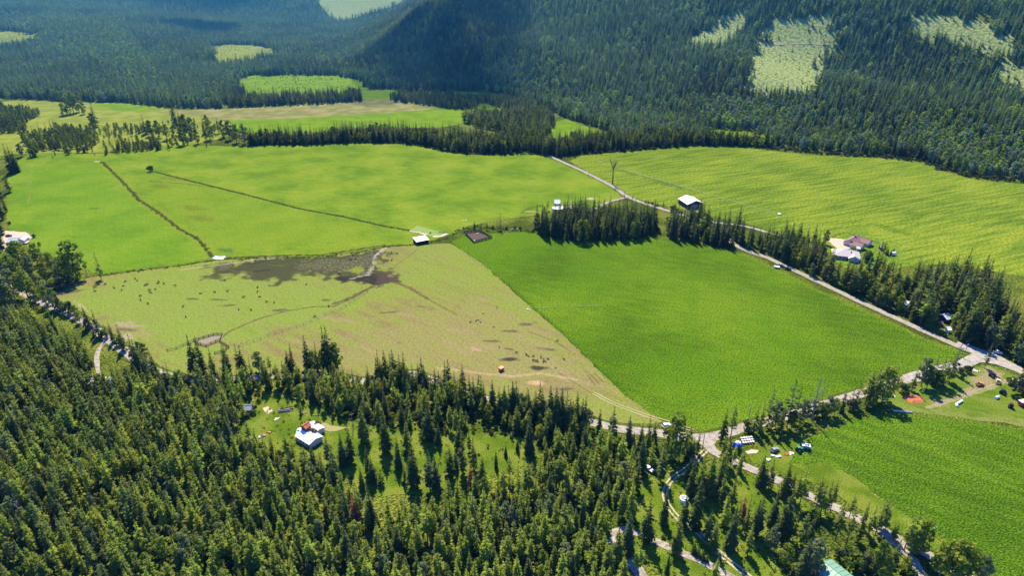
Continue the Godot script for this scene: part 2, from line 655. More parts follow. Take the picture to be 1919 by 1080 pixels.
const MEADOW := [-529.8, -705.8, -538.7, -755.5, -464.3, -750.9, -392.9, -791.4, -309.2, -783.9, -200.7, -796.4, -125.1, -793.8, -98.7, -781.5, -65.7, -753.2, -23.6, -744.2, 23.9, -755.5, 47.8, -722.4, 75.5, -670.8, 96.6, -626.9, 101.3, -596.8, 80.7, -579.0, 65.3, -567.6, 36.6, -554.0, 18.2, -551.3, -9.0, -540.8, -35.0, -525.8, -46.8, -509.1, -69.8, -487.8, -95.8, -483.5, -112.3, -474.1, -141.8, -464.0, -188.1, -461.0, -214.4, -458.1, -240.5, -446.6, -285.2, -430.3, -308.2, -444.8, -337.6, -462.0, -361.0, -474.1, -396.5, -506.8, -435.1, -556.7, -483.6, -631.9]
const STRIPED := [62.1, -722.4, 78.0, -744.2, 107.7, -755.5, 209.7, -781.5, 269.9, -776.6, 331.6, -746.4, 396.3, -733.1, 433.9, -716.1, 442.0, -680.2, 457.9, -652.6, 524.7, -628.5, 574.8, -596.8, 383.4, -365.6, 372.8, -418.3, 336.7, -435.7, 314.7, -449.5, 281.6, -444.8, 242.8, -426.8, 228.5, -464.0, 209.8, -512.6, 190.3, -533.2, 156.7, -559.4, 107.6, -599.8, 84.6, -656.2]
const PADDOCK := [140.8, -254.5, 163.4, -266.2, 187.0, -272.6, 205.9, -269.2, 240.6, -260.1, 273.6, -250.7, 195.5, -151.2, 176.9, -167.9, 167.5, -180.0, 160.9, -192.7, 155.2, -205.4, 151.0, -214.4, 145.4, -226.1, 136.1, -233.9, 119.5, -233.2, 128.5, -244.7]

func fields() -> void:
	var broad := noise(31, 0.012, 4)
	var streak := noise(32, 0.09, 3)
	# hay: rich green, faint swathes
	var hay := poly(HAY)
	var c := Canvas.new(hay, 768)
	c.base([soil(0.100, 0.198, 0.008), soil(0.145, 0.268, 0.011), soil(0.200, 0.325, 0.016)], noise(41, 0.009, 4), noise(42, 0.2, 4), 0.35, 4.0, 0.35, 1.25)
	for e in poly([-24.1, -474.1, 16.0, -474.1, 51.5, -426.8, 85.1, -306.6, 104.9, -306.6, 150.4, -340.0]):
		c.patch(e, 50.0, 26.0, rng.randf() * 3.0, soil(0.125, 0.285, 0.008), 0.4)
	c.line(poly([-48.1, -488.9, -3.6, -414.2, 28.3, -350.5, 52.3, -295.1, 60.1, -281.5]), 3.0, soil(0.065, 0.18, 0.004), 0.5)
	c.line(poly([172.3, -467.0, 187.6, -439.3, 202.8, -406.8, 224.2, -371.1, 236.1, -349.9, 244.2, -336.4, 253.7, -324.3, 222.9, -309.7, 172.7, -287.0, 119.0, -263.3, 88.5, -257.7]), 4.5, soil(0.20, 0.31, 0.015), 0.75)
	c.line(poly([60.0, -282.4, 63.4, -271.3, 75.4, -260.9, 87.2, -257.7]), 9.0, soil(0.18, 0.30, 0.015), 0.7)
	c.line(poly([134.8, -484.6, 125.1, -426.8, 108.9, -365.6, 93.1, -317.1]), 5.0, soil(0.13, 0.28, 0.008), 0.25)
	c.area(poly([-48.1, -488.9, -37.9, -503.4, 10.7, -513.8, 41.7, -496.6, 33.0, -490.0, 0.0, -474.1, -21.1, -449.5]), 9.0, soil(0.155, 0.295, 0.010), 0.75)
	c.line(poly([-28.3, -440.2, -18.0, -474.1, -12.5, -495.5]), 1.4, soil(0.14, 0.23, 0.02), 0.5)
	c.line(poly([-23.6, -444.8, -14.0, -474.1, -8.3, -493.3]), 1.4, soil(0.14, 0.23, 0.02), 0.5)
	sheet("hay_field", hay, 0.10, ground_mat("hay_field", grain_hard, 31.0, c.texture(), c.at, c.span, relief_hard, 80.0), 1.0)
	# grazed pasture: pale yellow green, worn and muddy
	var pas := poly(PASTURE)
	c = Canvas.new(pas, 1024)
	c.base([soil(0.215, 0.185, 0.070), soil(0.220, 0.245, 0.056), soil(0.200, 0.262, 0.042)], noise(43, 0.011, 4), noise(44, 0.13, 4), 0.62, 6.0, 0.55, 1.7)
	c.area(poly([-291.0, -402.1, -237.7, -440.2, -176.6, -426.8, -115.8, -418.3, -89.7, -394.3, -113.0, -376.0, -150.4, -340.0, -180.9, -311.8, -230.5, -352.4]), 14.0, soil(0.195, 0.275, 0.045), 0.8)
	c.area(poly([-47.0, -484.6, -80.2, -474.1, -88.3, -426.8, -69.0, -394.3, -35.7, -365.6, -14.7, -426.8]), 14.0, soil(0.200, 0.270, 0.042), 0.5)
	c.area(poly([-103.4, -311.8, -94.7, -352.4, -66.0, -372.4, -20.7, -394.3, 13.0, -365.6, 44.8, -301.5, 10.7, -284.7, -45.4, -306.6]), 20.0, soil(0.255, 0.228, 0.092), 0.6)
	for i in 260:
		var e := c.at + Vector2(rng.randf(), rng.randf()) * c.span
		var green := rng.randf() < (0.85 if e.x < -60.0 else 0.35)
		c.patch(e, rng.randf_range(3.0, 16.0), rng.randf_range(0.8, 3.2), rng.randf_range(0.0, 1.0), soil(0.165, 0.235, 0.030) if green else soil(0.270, 0.240, 0.105), rng.randf_range(0.15, 0.45))
	for i in 70:
		var e := c.at + Vector2(rng.randf(), rng.randf()) * c.span
		c.patch(e, rng.randf_range(0.8, 2.6), rng.randf_range(0.4, 0.9), rng.randf_range(0.0, 1.0), soil(0.13, 0.10, 0.06), 0.5)
	var worn := soil(0.285, 0.238, 0.115)
	for e in [Vector2(-77.7, -328.3), Vector2(-66.0, -372.4), Vector2(-31.6, -352.4), Vector2(-16.7, -334.1), Vector2(23.0, -311.8), Vector2(12.3, -340.0), Vector2(-33.3, -334.1), Vector2(-2.8, -306.6), Vector2(36.2, -299.0), Vector2(-216.3, -349.3), Vector2(-122.8, -340.0), Vector2(-104.0, -365.6)]:
		c.patch(e, rng.randf_range(12.0, 24.0), rng.randf_range(2.5, 5.0), rng.randf_range(0.1, 0.8), worn, 0.6)
	c.patch(Vector2(12.5, -297.5), 5.5, 2.6, 0.1, soil(0.50, 0.32, 0.19), 0.9)
	c.patch(Vector2(-21.1, -331.2), 7.0, 2.4, 0.3, soil(0.46, 0.30, 0.19), 0.6)
	var dark := soil(0.075, 0.065, 0.045)
	for e in [Vector2(-1.5, -320.4), Vector2(14.4, -311.8)]:
		c.patch(e, 7.0, 2.6, 0.1, soil(0.05, 0.045, 0.035), 0.95)
	for e in [Vector2(-206.4, -393.6), Vector2(-145.8, -378.1), Vector2(-1.6, -351.8), Vector2(9.6, -360.2), Vector2(-12.3, -340.0), Vector2(19.6, -331.2), Vector2(-57.3, -383.1), Vector2(-77.3, -375.3), Vector2(-120.2, -392.0), Vector2(-1.5, -331.2), Vector2(-180.0, -384.6), Vector2(-189.2, -392.8), Vector2(27.3, -291.7)]:
		c.patch(e, rng.randf_range(4.0, 8.5), rng.randf_range(1.3, 2.4), rng.randf_range(-0.2, 0.5), dark, 0.62)
	c.patch(Vector2(-228.0, -353.7), 9.0, 2.6, 0.15, soil(0.16, 0.10, 0.075), 0.85)
	c.patch(Vector2(-229.0, -358.9), 14.0, 4.5, 0.3, soil(0.33, 0.27, 0.19), 0.7)
	c.patch(Vector2(-223.5, -344.9), 7.0, 5.0, 0.2, soil(0.38, 0.31, 0.24), 0.8)
	c.patch(Vector2(-271.5, -383.1), 16.0, 1.6, 0.7, soil(0.36, 0.31, 0.24), 0.7)
	c.patch(Vector2(-290.1, -403.6), 12.0, 2.4, -0.5, soil(0.10, 0.09, 0.06), 0.8)
	var mud := poly([-216.1, -444.8, -190.0, -455.2, -156.8, -461.0, -126.3, -465.0, -104.1, -473.1, -94.7, -474.1, -94.4, -444.8, -86.2, -429.5, -78.9, -418.3, -94.0, -417.5, -112.9, -421.7, -133.1, -429.5, -148.9, -433.0, -151.7, -423.4, -156.7, -415.8, -167.9, -422.5, -173.1, -421.7, -181.2, -429.5, -197.3, -433.0, -200.6, -424.3, -207.2, -425.1, -208.3, -437.5])
	c.area(mud, 8.0, soil(0.060, 0.064, 0.028), 0.95)
	c.area(poly([-154.3, -452.3, -124.8, -458.1, -102.8, -466.0, -97.0, -444.8, -100.0, -430.3, -119.3, -433.9, -135.1, -437.5, -151.4, -442.0]), 8.0, soil(0.085, 0.085, 0.045), 0.8, 0.55, soil(0.30, 0.27, 0.19))
	c.area(poly([-211.8, -451.4, -205.2, -454.2, -197.9, -444.8, -203.7, -440.2]), 4.0, soil(0.11, 0.105, 0.065), 0.7, 0.3, soil(0.28, 0.25, 0.18))
	for i in 40:
		var e := poly([-100.0, -430.3, -155.8, -437.5, -198.3, -435.7, -182.6, -444.8, -139.4, -454.2, -109.9, -462.0])[i % 6] + Vector2(rng.randf_range(-14, 14), rng.randf_range(-12, 12))
		c.patch(e, rng.randf_range(3.0, 9.0), rng.randf_range(0.8, 2.2), rng.randf_range(-0.5, 0.5), soil(0.10, 0.13, 0.03) if i % 3 else soil(0.035, 0.035, 0.022), 0.55)
	c.area(poly([-117.7, -426.8, -96.1, -429.5, -86.2, -432.1, -81.0, -415.8, -97.1, -415.0, -116.4, -420.8]), 5.0, soil(0.034, 0.032, 0.026), 0.9)
	c.area(poly([-93.8, -426.8, -86.8, -440.2, -80.9, -426.8, -76.5, -416.6, -88.4, -416.6]), 5.0, soil(0.085, 0.060, 0.048), 0.85)
	c.area(poly([-117.1, -437.5, -106.5, -444.8, -101.5, -438.4, -107.0, -432.1, -113.2, -431.2]), 5.0, soil(0.20, 0.26, 0.03), 0.85)
	c.line(poly([-96.2, -478.3, -100.5, -464.0, -98.9, -444.8, -100.2, -431.2, -109.8, -424.3]), 1.9, soil(0.36, 0.32, 0.25), 0.7, 1.4)
	c.line(poly([-95.5, -481.4, -98.3, -474.1, -100.8, -466.0]), 1.0, soil(0.45, 0.41, 0.37), 0.7)
	c.line(poly([-233.5, -439.3, -206.9, -448.5, -186.8, -457.1, -157.0, -462.0]), 0.9, soil(0.42, 0.36, 0.26), 0.8)
	c.line(poly([-77.8, -418.3, -55.2, -394.3, -34.3, -372.4]), 0.9, soil(0.14, 0.10, 0.05), 0.65)
	c.line(poly([-81.7, -420.0, -67.7, -410.1, -55.2, -394.3]), 1.6, soil(0.12, 0.07, 0.05), 0.55)
	c.line(poly([-93.3, -414.2, -103.5, -394.3, -113.0, -383.1, -124.8, -383.1, -142.9, -376.0, -156.0, -365.6, -166.9, -351.2, -168.3, -344.9]), 0.95, soil(0.10, 0.07, 0.04), 0.65)
	c.line(poly([-93.0, -412.5, -106.7, -392.8, -113.8, -386.8]), 2.2, soil(0.09, 0.06, 0.04), 0.6)
	c.line(poly([-70.8, -476.2, -83.7, -444.8, -84.9, -435.7]), 0.8, soil(0.13, 0.16, 0.03), 0.55)
	for e in [[[39.5, -305.0, 42.8, -295.6]], [[41.3, -306.1, 44.8, -296.5]], [[43.7, -306.6, 47.2, -298.5]], [[25.0, -306.6, 33.2, -296.5, 42.9, -284.7]], [[9.4, -351.2, 24.6, -340.0, 32.9, -328.3]], [[37.3, -311.8, 44.5, -299.0]]]:
		c.line(poly(e[0]), 0.6, soil(0.15, 0.11, 0.06), 0.7)
	c.line(poly([-40.2, -311.8, -17.0, -306.6, 0.0, -303.5, 14.2, -306.6, 33.5, -300.5]), 1.5, soil(0.42, 0.33, 0.19), 0.55)
	sheet("pasture", pas, 0.14, ground_mat("pasture", grain_faint, 31.0, c.texture(), c.at, c.span, relief_soft, 12.0), 0.7)
	# meadow beyond the ditch
	var mea := poly(MEADOW)
	c = Canvas.new(mea, 1024)
	c.base([soil(0.108, 0.200, 0.012), soil(0.156, 0.252, 0.015), soil(0.212, 0.288, 0.024)], noise(45, 0.018, 6), noise(46, 0.16, 4), 0.25, 2.5, 0.3, 1.35)
	c.area(poly([-359.4, -667.1, -270.2, -615.5, -185.5, -563.5, -104.8, -524.6, -129.5, -479.3, -198.8, -469.0, -224.6, -474.1, -263.7, -518.5, -337.6, -599.8]), 22.0, soil(0.165, 0.255, 0.016), 0.55)
	c.area(poly([-524.2, -705.8, -439.6, -716.1, -335.1, -584.8, -236.9, -484.6, -218.7, -459.1, -283.4, -433.9, -364.3, -479.3, -431.5, -556.7]), 22.0, soil(0.112, 0.250, 0.010), 0.45)
	for e in [Vector2(-334.0, -657.9), Vector2(-260.8, -543.4), Vector2(-337.8, -631.9), Vector2(-281.2, -570.4)]:
		c.patch(e, 18.0, 8.0, 0.4, soil(0.13, 0.14, 0.02), 0.5)
	c.patch(Vector2(-115.8, -695.7), 9.0, 4.5, 0.0, soil(0.26, 0.30, 0.05), 0.85)
	c.patch(Vector2(-365.7, -569.0), 9.0, 2.5, 0.0, soil(0.06, 0.09, 0.02), 0.5)
	c.patch(Vector2(-444.1, -720.3), 6.0, 3.0, 0.0, soil(0.5, 0.47, 0.42), 0.85)
	c.line(poly([-433.3, -584.8, -472.5, -649.1, -506.2, -705.8]), 1.5, soil(0.22, 0.25, 0.06), 0.4)
	c.line(poly([16.2, -726.7, 14.3, -631.9, 11.6, -563.5]), 1.8, soil(0.17, 0.245, 0.02), 0.45)
	for e in [[[-440.7, -720.3, -375.4, -640.4, -337.8, -592.2, -302.9, -556.7, -271.2, -520.9, -246.9, -498.8, -232.3, -479.3, -220.6, -462.0]], [[-213.2, -460.0, -181.2, -464.0, -142.3, -466.0, -98.0, -484.6]]]:
		c.line(poly(e[0]), 7.0, soil(0.20, 0.26, 0.02), 0.5)
		c.line(poly(e[0]), 1.5, soil(0.055, 0.06, 0.025), 0.9, 1.3)
	c.line(poly([-366.5, -682.1, -328.7, -657.9, -286.6, -631.9, -234.9, -599.8, -187.1, -569.0, -145.1, -548.7, -105.0, -525.8, -72.6, -511.4, -53.3, -510.3]), 1.9, soil(0.05, 0.075, 0.02), 0.9)
	c.line(poly([-356.2, -649.1, -315.8, -640.4, -285.3, -628.5]), 1.8, soil(0.09, 0.10, 0.03), 0.5, 1.2)
	c.line(poly([-366.5, -682.1, -362.4, -640.4, -344.9, -599.8]), 0.9, soil(0.13, 0.14, 0.03), 0.3)
	c.patch(Vector2(-214.6, -474.1), 8.0, 4.0, 0.5, soil(0.05, 0.13, 0.04), 0.6)
	c.line(poly([-39.7, -530.7, 0.0, -543.4, 18.3, -554.0, 37.3, -567.6]), 1.4, soil(0.30, 0.28, 0.10), 0.55)
	c.line(poly([-72.1, -506.8, -43.7, -525.8, -35.3, -530.7]), 1.4, soil(0.26, 0.27, 0.07), 0.4)
	c.patch(Vector2(16.2, -560.7), 10.0, 2.5, 0.2, soil(0.38, 0.33, 0.2), 0.7)
	c.patch(Vector2(71.9, -595.2), 6.0, 4.0, 0.0, soil(0.5, 0.40, 0.30), 0.9)
	for e in 60:
		c.patch(c.at + Vector2(rng.randf(), rng.randf()) * c.span, rng.randf_range(3.0, 9.0), rng.randf_range(1.0, 2.6), rng.randf_range(-0.3, 0.6), soil(0.10, 0.19, 0.010), 0.5)
	sheet("meadow", mea, 0.10, ground_mat("meadow", grain_faint, 33.0, c.texture(), c.at, c.span, relief_soft, 18.0), 0.9)
	sheet("mown_strip", poly([-82.8, -513.8, -77.6, -527.0, -52.8, -509.1, -62.3, -502.2]), 0.16, plain("mown_strip", soil(0.17, 0.28, 0.05), 1.0), 0.2)
	ribbon("farm_track", poly([-81.7, -515.0, -74.8, -511.4, -67.8, -506.8]), 3.0, 0.2, M.bare_soil)
	ribbon("farm_track", poly([-62.3, -502.2, -55.7, -503.4, -51.9, -509.1]), 3.4, 0.2, M.bare_soil)
	# striped crop on the right
	var stp := poly(STRIPED)
	c = Canvas.new(stp, 1024)
	c.base([soil(0.115, 0.195, 0.016), soil(0.185, 0.275, 0.020), soil(0.265, 0.330, 0.030)], noise(47, 0.008, 3), noise(48, 0.19, 4), -0.40, 12.0, 0.66, 1.5)
	c.patch(Vector2(150.1, -640.4), 34.0, 9.0, 0.9, soil(0.085, 0.15, 0.03), 0.6)
	c.patch(Vector2(119.5, -676.4), 24.0, 7.0, 0.9, soil(0.09, 0.16, 0.03), 0.5)
	c.patch(Vector2(306.9, -518.5), 24.0, 8.0, 0.9, soil(0.085, 0.165, 0.012), 0.5)
	c.line(poly([91.8, -720.3, 129.4, -670.8, 167.4, -625.2, 201.1, -584.8, 227.6, -554.0]), 1.6, soil(0.24, 0.30, 0.08), 0.6)
	c.area(poly([249.9, -501.1, 276.6, -518.5, 291.3, -495.5, 282.6, -454.2, 258.8, -444.8, 240.0, -454.2]), 12.0, soil(0.14, 0.26, 0.02), 0.7)
	c.patch(Vector2(161.6, -551.3), 4.0, 2.5, 0.0, soil(0.5, 0.33, 0.24), 0.8)
	c.patch(Vector2(158.0, -564.8), 13.0, 4.0, 0.6, soil(0.40, 0.33, 0.26), 0.7)
	sheet("crop_field", stp, 0.10, ground_mat("crop_field", grain_soft, 48.0, c.texture(), c.at, c.span, relief_soft, 30.0), 1.0)
	# lush field at the lower right
	var pad := poly(PADDOCK)
	c = Canvas.new(pad, 768)
	c.base([soil(0.085, 0.178, 0.008), soil(0.120, 0.235, 0.011), soil(0.170, 0.295, 0.016)], noise(49, 0.012, 4), noise(50, 0.16, 3), 0.62, 6.0, 0.5, 1.2)
	c.area(poly([120.0, -234.6, 136.6, -235.3, 145.6, -226.8, 151.3, -215.0, 156.9, -204.6, 162.6, -192.1, 170.3, -178.3, 163.6, -180.0, 153.2, -197.5, 144.7, -215.0, 137.0, -227.8]), 8.0, soil(0.11, 0.205, 0.015), 0.8)
	c.line(poly([187.0, -272.6, 205.9, -269.2, 240.6, -260.1, 273.6, -250.7]), 5.0, soil(0.17, 0.25, 0.025), 0.8)
	c.line(poly([161.1, -195.4, 164.5, -190.0, 166.2, -184.4]), 1.2, soil(0.28, 0.30, 0.03), 0.8)
	sheet("green_field", pad, 0.10, ground_mat("green_field", grain_hard, 31.0, c.texture(), c.at, c.span, relief_hard, 80.0), 1.0)
	# fields across the valley
	var bright := ramp_tex(noise(51, 0.02, 3), 256, [soil(0.15, 0.275, 0.008), soil(0.20, 0.33, 0.012)], [0.3, 0.7])
	var yellow := ramp_tex(noise(52, 0.02, 3), 256, [soil(0.22, 0.28, 0.035), soil(0.31, 0.35, 0.055)], [0.3, 0.7])
	var tan := ramp_tex(noise(53, 0.02, 3), 256, [soil(0.23, 0.24, 0.07), soil(0.34, 0.315, 0.12)], [0.3, 0.7])
	var gb := ground_mat("bright_grass", grain_soft, 25.0, bright, Vector2.ZERO, Vector2(150, 150), null, 0.0)
	var gy := ground_mat("yellow_grass", grain_soft, 25.0, yellow, Vector2.ZERO, Vector2(150, 150), null, 0.0)
	var gt := ground_mat("stubble", grain_soft, 25.0, tan, Vector2.ZERO, Vector2(150, 150), null, 0.0)
	sheet("far_pasture", poly([-824.2, -1031.9, -734.2, -1065.1, -679.3, -1048.3, -574.7, -1040.1, -502.6, -1004.5, -414.3, -956.8, -360.7, -891.1, -352.9, -817.0, -400.4, -767.1, -472.8, -755.5, -538.7, -755.5, -601.4, -726.7]), 0.06, gy, 1.5, 8.0)
	sheet("bright_field", poly([-381.9, -929.5, -293.0, -946.4, -195.6, -974.7, -152.5, -989.4, -100.5, -1004.5, -70.4, -993.1, -53.0, -910.0, -95.9, -878.9, -178.1, -878.9, -239.3, -849.8, -313.4, -833.1, -356.3, -878.9]), 0.12, gb, 1.2, 8.0)
	sheet("stubble_field", poly([-524.4, -985.7, -414.7, -996.9, -317.0, -1031.9, -212.9, -1069.4, -176.0, -1069.4, -102.1, -1004.5, -151.0, -978.3, -290.1, -936.2, -379.5, -922.9, -461.7, -963.9]), 0.16, gt, 1.2, 8.0)
	sheet("bright_field", poly([-628.3, -1036.0, -570.6, -1031.9, -489.8, -993.1, -528.4, -978.3, -591.3, -996.9]), 0.12, gb, 1.2, 8.0)
	draped("bright_field", poly([-468.9, -1187.6, -490.0, -1253.2, -478.5, -1294.3, -395.6, -1312.2, -312.7, -1295.3, -251.6, -1230.6, -228.7, -1118.6, -265.9, -1086.8, -357.6, -1060.8, -404.9, -1056.6]), 0.5, gb, 7.0)
	draped("yellow_field", poly([-640.7, -1513.6, -705.8, -1679.8, -685.1, -1746.7, -622.3, -1750.7, -535.4, -1664.9, -483.2, -1505.6, -517.0, -1409.5, -572.9, -1376.3]), 0.7, gy, 7.0)
	draped("yellow_field", poly([-1371.8, -1834.3, -1257.4, -1785.3, -1109.2, -1698.3, -1060.3, -1619.2, -1089.7, -1581.3, -1185.6, -1567.6]), 0.9, gy, 7.0)
	sheet("bright_field", poly([-240.2, -1091.2, -242.6, -1137.5, -198.1, -1157.1, -162.7, -1123.3, -183.5, -1065.1, -218.6, -1056.6]), 0.10, gb, 1.0, 8.0)
	sheet("bright_field", poly([-155.9, -1123.3, -104.4, -1142.3, -25.9, -1131.9, -17.1, -1120.4, -84.7, -1109.3]), 0.10, gb, 1.0, 8.0)
	sheet("bright_field", poly([-63.0, -1024.0, -43.9, -1040.1, -7.7, -993.1, -18.6, -963.9, -52.8, -978.3]), 0.10, gb, 1.0, 8.0)
	sheet("bright_field", poly([35.4, -771.9, 56.6, -910.0, 72.1, -929.5, 90.5, -894.2, 117.0, -855.5, 99.2, -786.4, 72.4, -762.4]), 0.10, gb, 1.0, 8.0)
	sheet("bright_field", poly([228.4, -817.0, 254.8, -884.0, 287.5, -855.5, 318.1, -827.7, 286.9, -791.4]), 0.10, gb, 1.0, 8.0)
	plain("red_track", soil(0.36, 0.34, 0.22), 1.0)
	# felled clearings on the far slopes
	var cut := ramp_tex(noise(54, 0.09, 4), 256, [soil(0.17, 0.25, 0.07), soil(0.28, 0.36, 0.11), soil(0.42, 0.44, 0.20)], [0.3, 0.5, 0.75])
	var gc := ground_mat("felled_ground", grain_faint, 60.0, cut, Vector2.ZERO, Vector2(130, 130), null, 0.0)
	for p in clearings():
		draped("felled_clearing", p, 0.8, gc, 7.0)
	ribbon("logging_road", poly([384.0, -1147.8, 411.4, -1134.1, 445.7, -1115.3, 478.0, -1090.6]), 1.8, 1.4, M.red_track)
	# yards and lawns
	var lawn := ramp_tex(noise(55, 0.02, 4), 256, [soil(0.11, 0.185, 0.012), soil(0.155, 0.23, 0.018), soil(0.21, 0.265, 0.035)], [0.3, 0.5, 0.72])
	var gl := ground_mat("lawn", grain_soft, 14.0, lawn, Vector2.ZERO, Vector2(90, 90), relief_soft, 30.0)
	var lw := poly([180.8, -281.5, 209.6, -295.6, 239.4, -308.6, 257.6, -315.0, 263.7, -306.6, 269.8, -287.0, 284.9, -265.0, 274.2, -251.4, 241.2, -260.9, 206.3, -270.0, 190.0, -273.5])
	c = Canvas.new(lw, 512)
	c.base([soil(0.105, 0.185, 0.014), soil(0.150, 0.235, 0.020), soil(0.205, 0.265, 0.045)], noise(56, 0.03, 4), noise(57, 0.2, 3), 0.4, 4.0, 0.5, 1.2)
	c.line(poly([192.6, -273.5, 206.6, -270.5, 224.4, -265.8, 242.0, -262.1, 259.2, -257.7]), 5.0, soil(0.25, 0.28, 0.08), 0.65, 1.0)
	var earth := soil(0.38, 0.30, 0.20)
	c.area(poly([230.0, -292.6, 240.7, -300.5, 253.7, -309.7, 257.5, -307.6, 256.9, -300.5, 246.1, -296.5, 232.1, -289.3]), 5.0, earth, 0.85)
	c.area(poly([207.3, -278.8, 219.9, -287.0, 231.9, -293.6, 232.1, -289.3, 218.6, -282.4]), 5.0, earth, 0.55)
	c.line(poly([203.2, -276.1, 222.6, -284.7, 244.6, -294.1, 258.3, -300.5]), 1.0, soil(0.42, 0.35, 0.23), 0.8)
	c.line(poly([205.8, -276.1, 225.0, -284.2, 244.7, -292.2, 257.0, -298.5]), 0.9, soil(0.42, 0.35, 0.23), 0.7)
	c.line(poly([255.6, -311.8, 255.8, -306.6, 254.7, -300.5]), 3.0, earth, 0.8)
	for i in 14:
		c.patch(c.at + Vector2(rng.randf(), rng.randf()) * c.span, rng.randf_range(1.5, 5.0), rng.randf_range(0.8, 2.0), rng.randf() * 2.0, soil(0.26, 0.27, 0.09), 0.5)
	sheet("lawn", lw, 0.07, ground_mat("worn_lawn", grain_soft, 14.0, c.texture(), c.at, c.span, relief_soft, 25.0), 1.0)
	sheet("lawn", poly([104.1, -243.5, 124.1, -249.1, 139.3, -253.8, 128.5, -244.7, 119.5, -233.2, 135.8, -233.2, 145.1, -225.5, 133.5, -219.7, 116.7, -228.5, 105.3, -236.0]), 0.07, gl, 1.0)
	sheet("lawn", poly([-130.8, -260.9, -125.1, -286.0, -110.9, -283.3, -81.9, -267.1, -49.8, -257.7, -14.9, -256.1, 11.0, -250.7, 11.9, -241.7, 0.0, -229.5, -13.6, -224.5, -35.3, -216.5, -57.0, -215.0, -70.4, -226.1, -94.6, -239.6, -116.8, -249.1]), 0.08, gl, 1.2)
	sheet("lawn", poly([55.1, -222.9, 66.5, -229.5, 79.1, -233.9, 101.0, -229.5, 113.5, -219.7, 121.0, -210.4, 112.3, -198.9, 95.5, -192.1, 96.6, -172.4, 58.2, -170.1, 38.6, -192.1, 43.7, -198.9]), 0.06, gl, 1.2)
	sheet("gravel_yard", poly([245.5, -495.5, 251.1, -498.8, 262.1, -495.5, 264.4, -486.7, 258.6, -478.3, 245.5, -474.1, 245.0, -482.5]), 0.18, M.bare_soil, 0.6, 2.0)
	sheet("gravel_yard", poly([-404.9, -506.8, -407.4, -515.0, -388.8, -511.4, -376.5, -500.0, -377.2, -493.3, -376.4, -476.2, -383.0, -474.1]), 0.18, M.bare_soil, 0.8, 2.0)
	sheet("corral_floor", poly([-37.3, -506.8, -26.5, -511.4, -17.6, -498.8, -29.0, -492.2]), 0.2, plain("corral_soil", soil(0.075, 0.045, 0.04), 1.0), 0.4, 2.0)
	sheet("bare_patch", poly([-92.9, -260.5, -89.5, -262.9, -83.1, -261.3, -75.3, -260.1, -80.0, -258.9, -87.2, -257.7]), 0.16, plain("worn_track", soil(0.27, 0.25, 0.10), 1.0), 1.6, 2.0)
	sheet("bare_patch", poly([-122.1, -274.3, -119.6, -277.0, -116.6, -273.5, -118.6, -270.0]), 0.16, M.bare_soil, 1.0, 2.0)
	sheet("bare_patch", poly([103.8, -243.2, 106.7, -244.3, 110.0, -243.2, 108.4, -241.4, 104.6, -241.4]), 0.16, M.bare_soil, 0.6, 1.5)
	sheet("dirt_patch", poly([-180.4, -341.8, -174.8, -347.4, -168.2, -345.5, -167.4, -339.4, -172.6, -334.1, -177.5, -337.0]), 0.2, plain("pen_soil", soil(0.22, 0.19, 0.12), 1.0), 0.6, 1.5)
	sheet("grass_verge", poly([120.6, -234.3, 136.5, -235.0, 144.7, -225.8, 150.9, -214.1, 155.5, -205.1, 161.1, -192.4, 167.9, -179.5, 163.0, -179.0, 154.7, -186.9, 148.4, -196.2, 138.3, -210.4, 130.4, -222.9, 123.9, -229.5]), 0.15, gl, 1.4, 3.0)
	# wet ground
	sheet("pond", poly([-219.5, -460.0, -218.3, -464.0, -215.5, -463.0, -211.2, -464.0, -208.9, -459.1, -210.9, -457.1, -216.4, -457.1]), 0.18, M.water, 0.4, 1.5)
	# heap of orange soil
	var v := PackedVector3Array()
	var ctr := Vector2(200.7, -283.3)
	var hn := noise(61, 0.25, 3)
	for i in 24:
		for k in 5:
			var q := []
			for d in [[i, k], [i + 1, k], [i + 1, k + 1], [i, k + 1]]:
				var a: float = TAU * (d[0] % 24) / 24.0
				var r: float = d[1] / 5.0
				var rr := r * (4.4 + 1.4 * hn.get_noise_2d(cos(a) * 6.0, sin(a) * 6.0))
				var px := Vector2(cos(a) * rr * 1.15, sin(a) * rr * 0.95)
				q.append(Vector3(px.x, maxf(0.0, 1.3 * (1.0 - r * r) + 0.6 * (1.0 - r) * hn.get_noise_2d(px.x * 4.0, px.y * 4.0)) + 0.02, px.y))
			face(v, q[0], q[1], q[2], q[3], Vector3.UP)
	var heap := put(numbered("soil_heap"), soup(v), M.red_soil, self, v3(ctr, 0.1))
	tag(heap, "heap of bare orange soil on the grass beside the row of roadside trees", "soil heap")

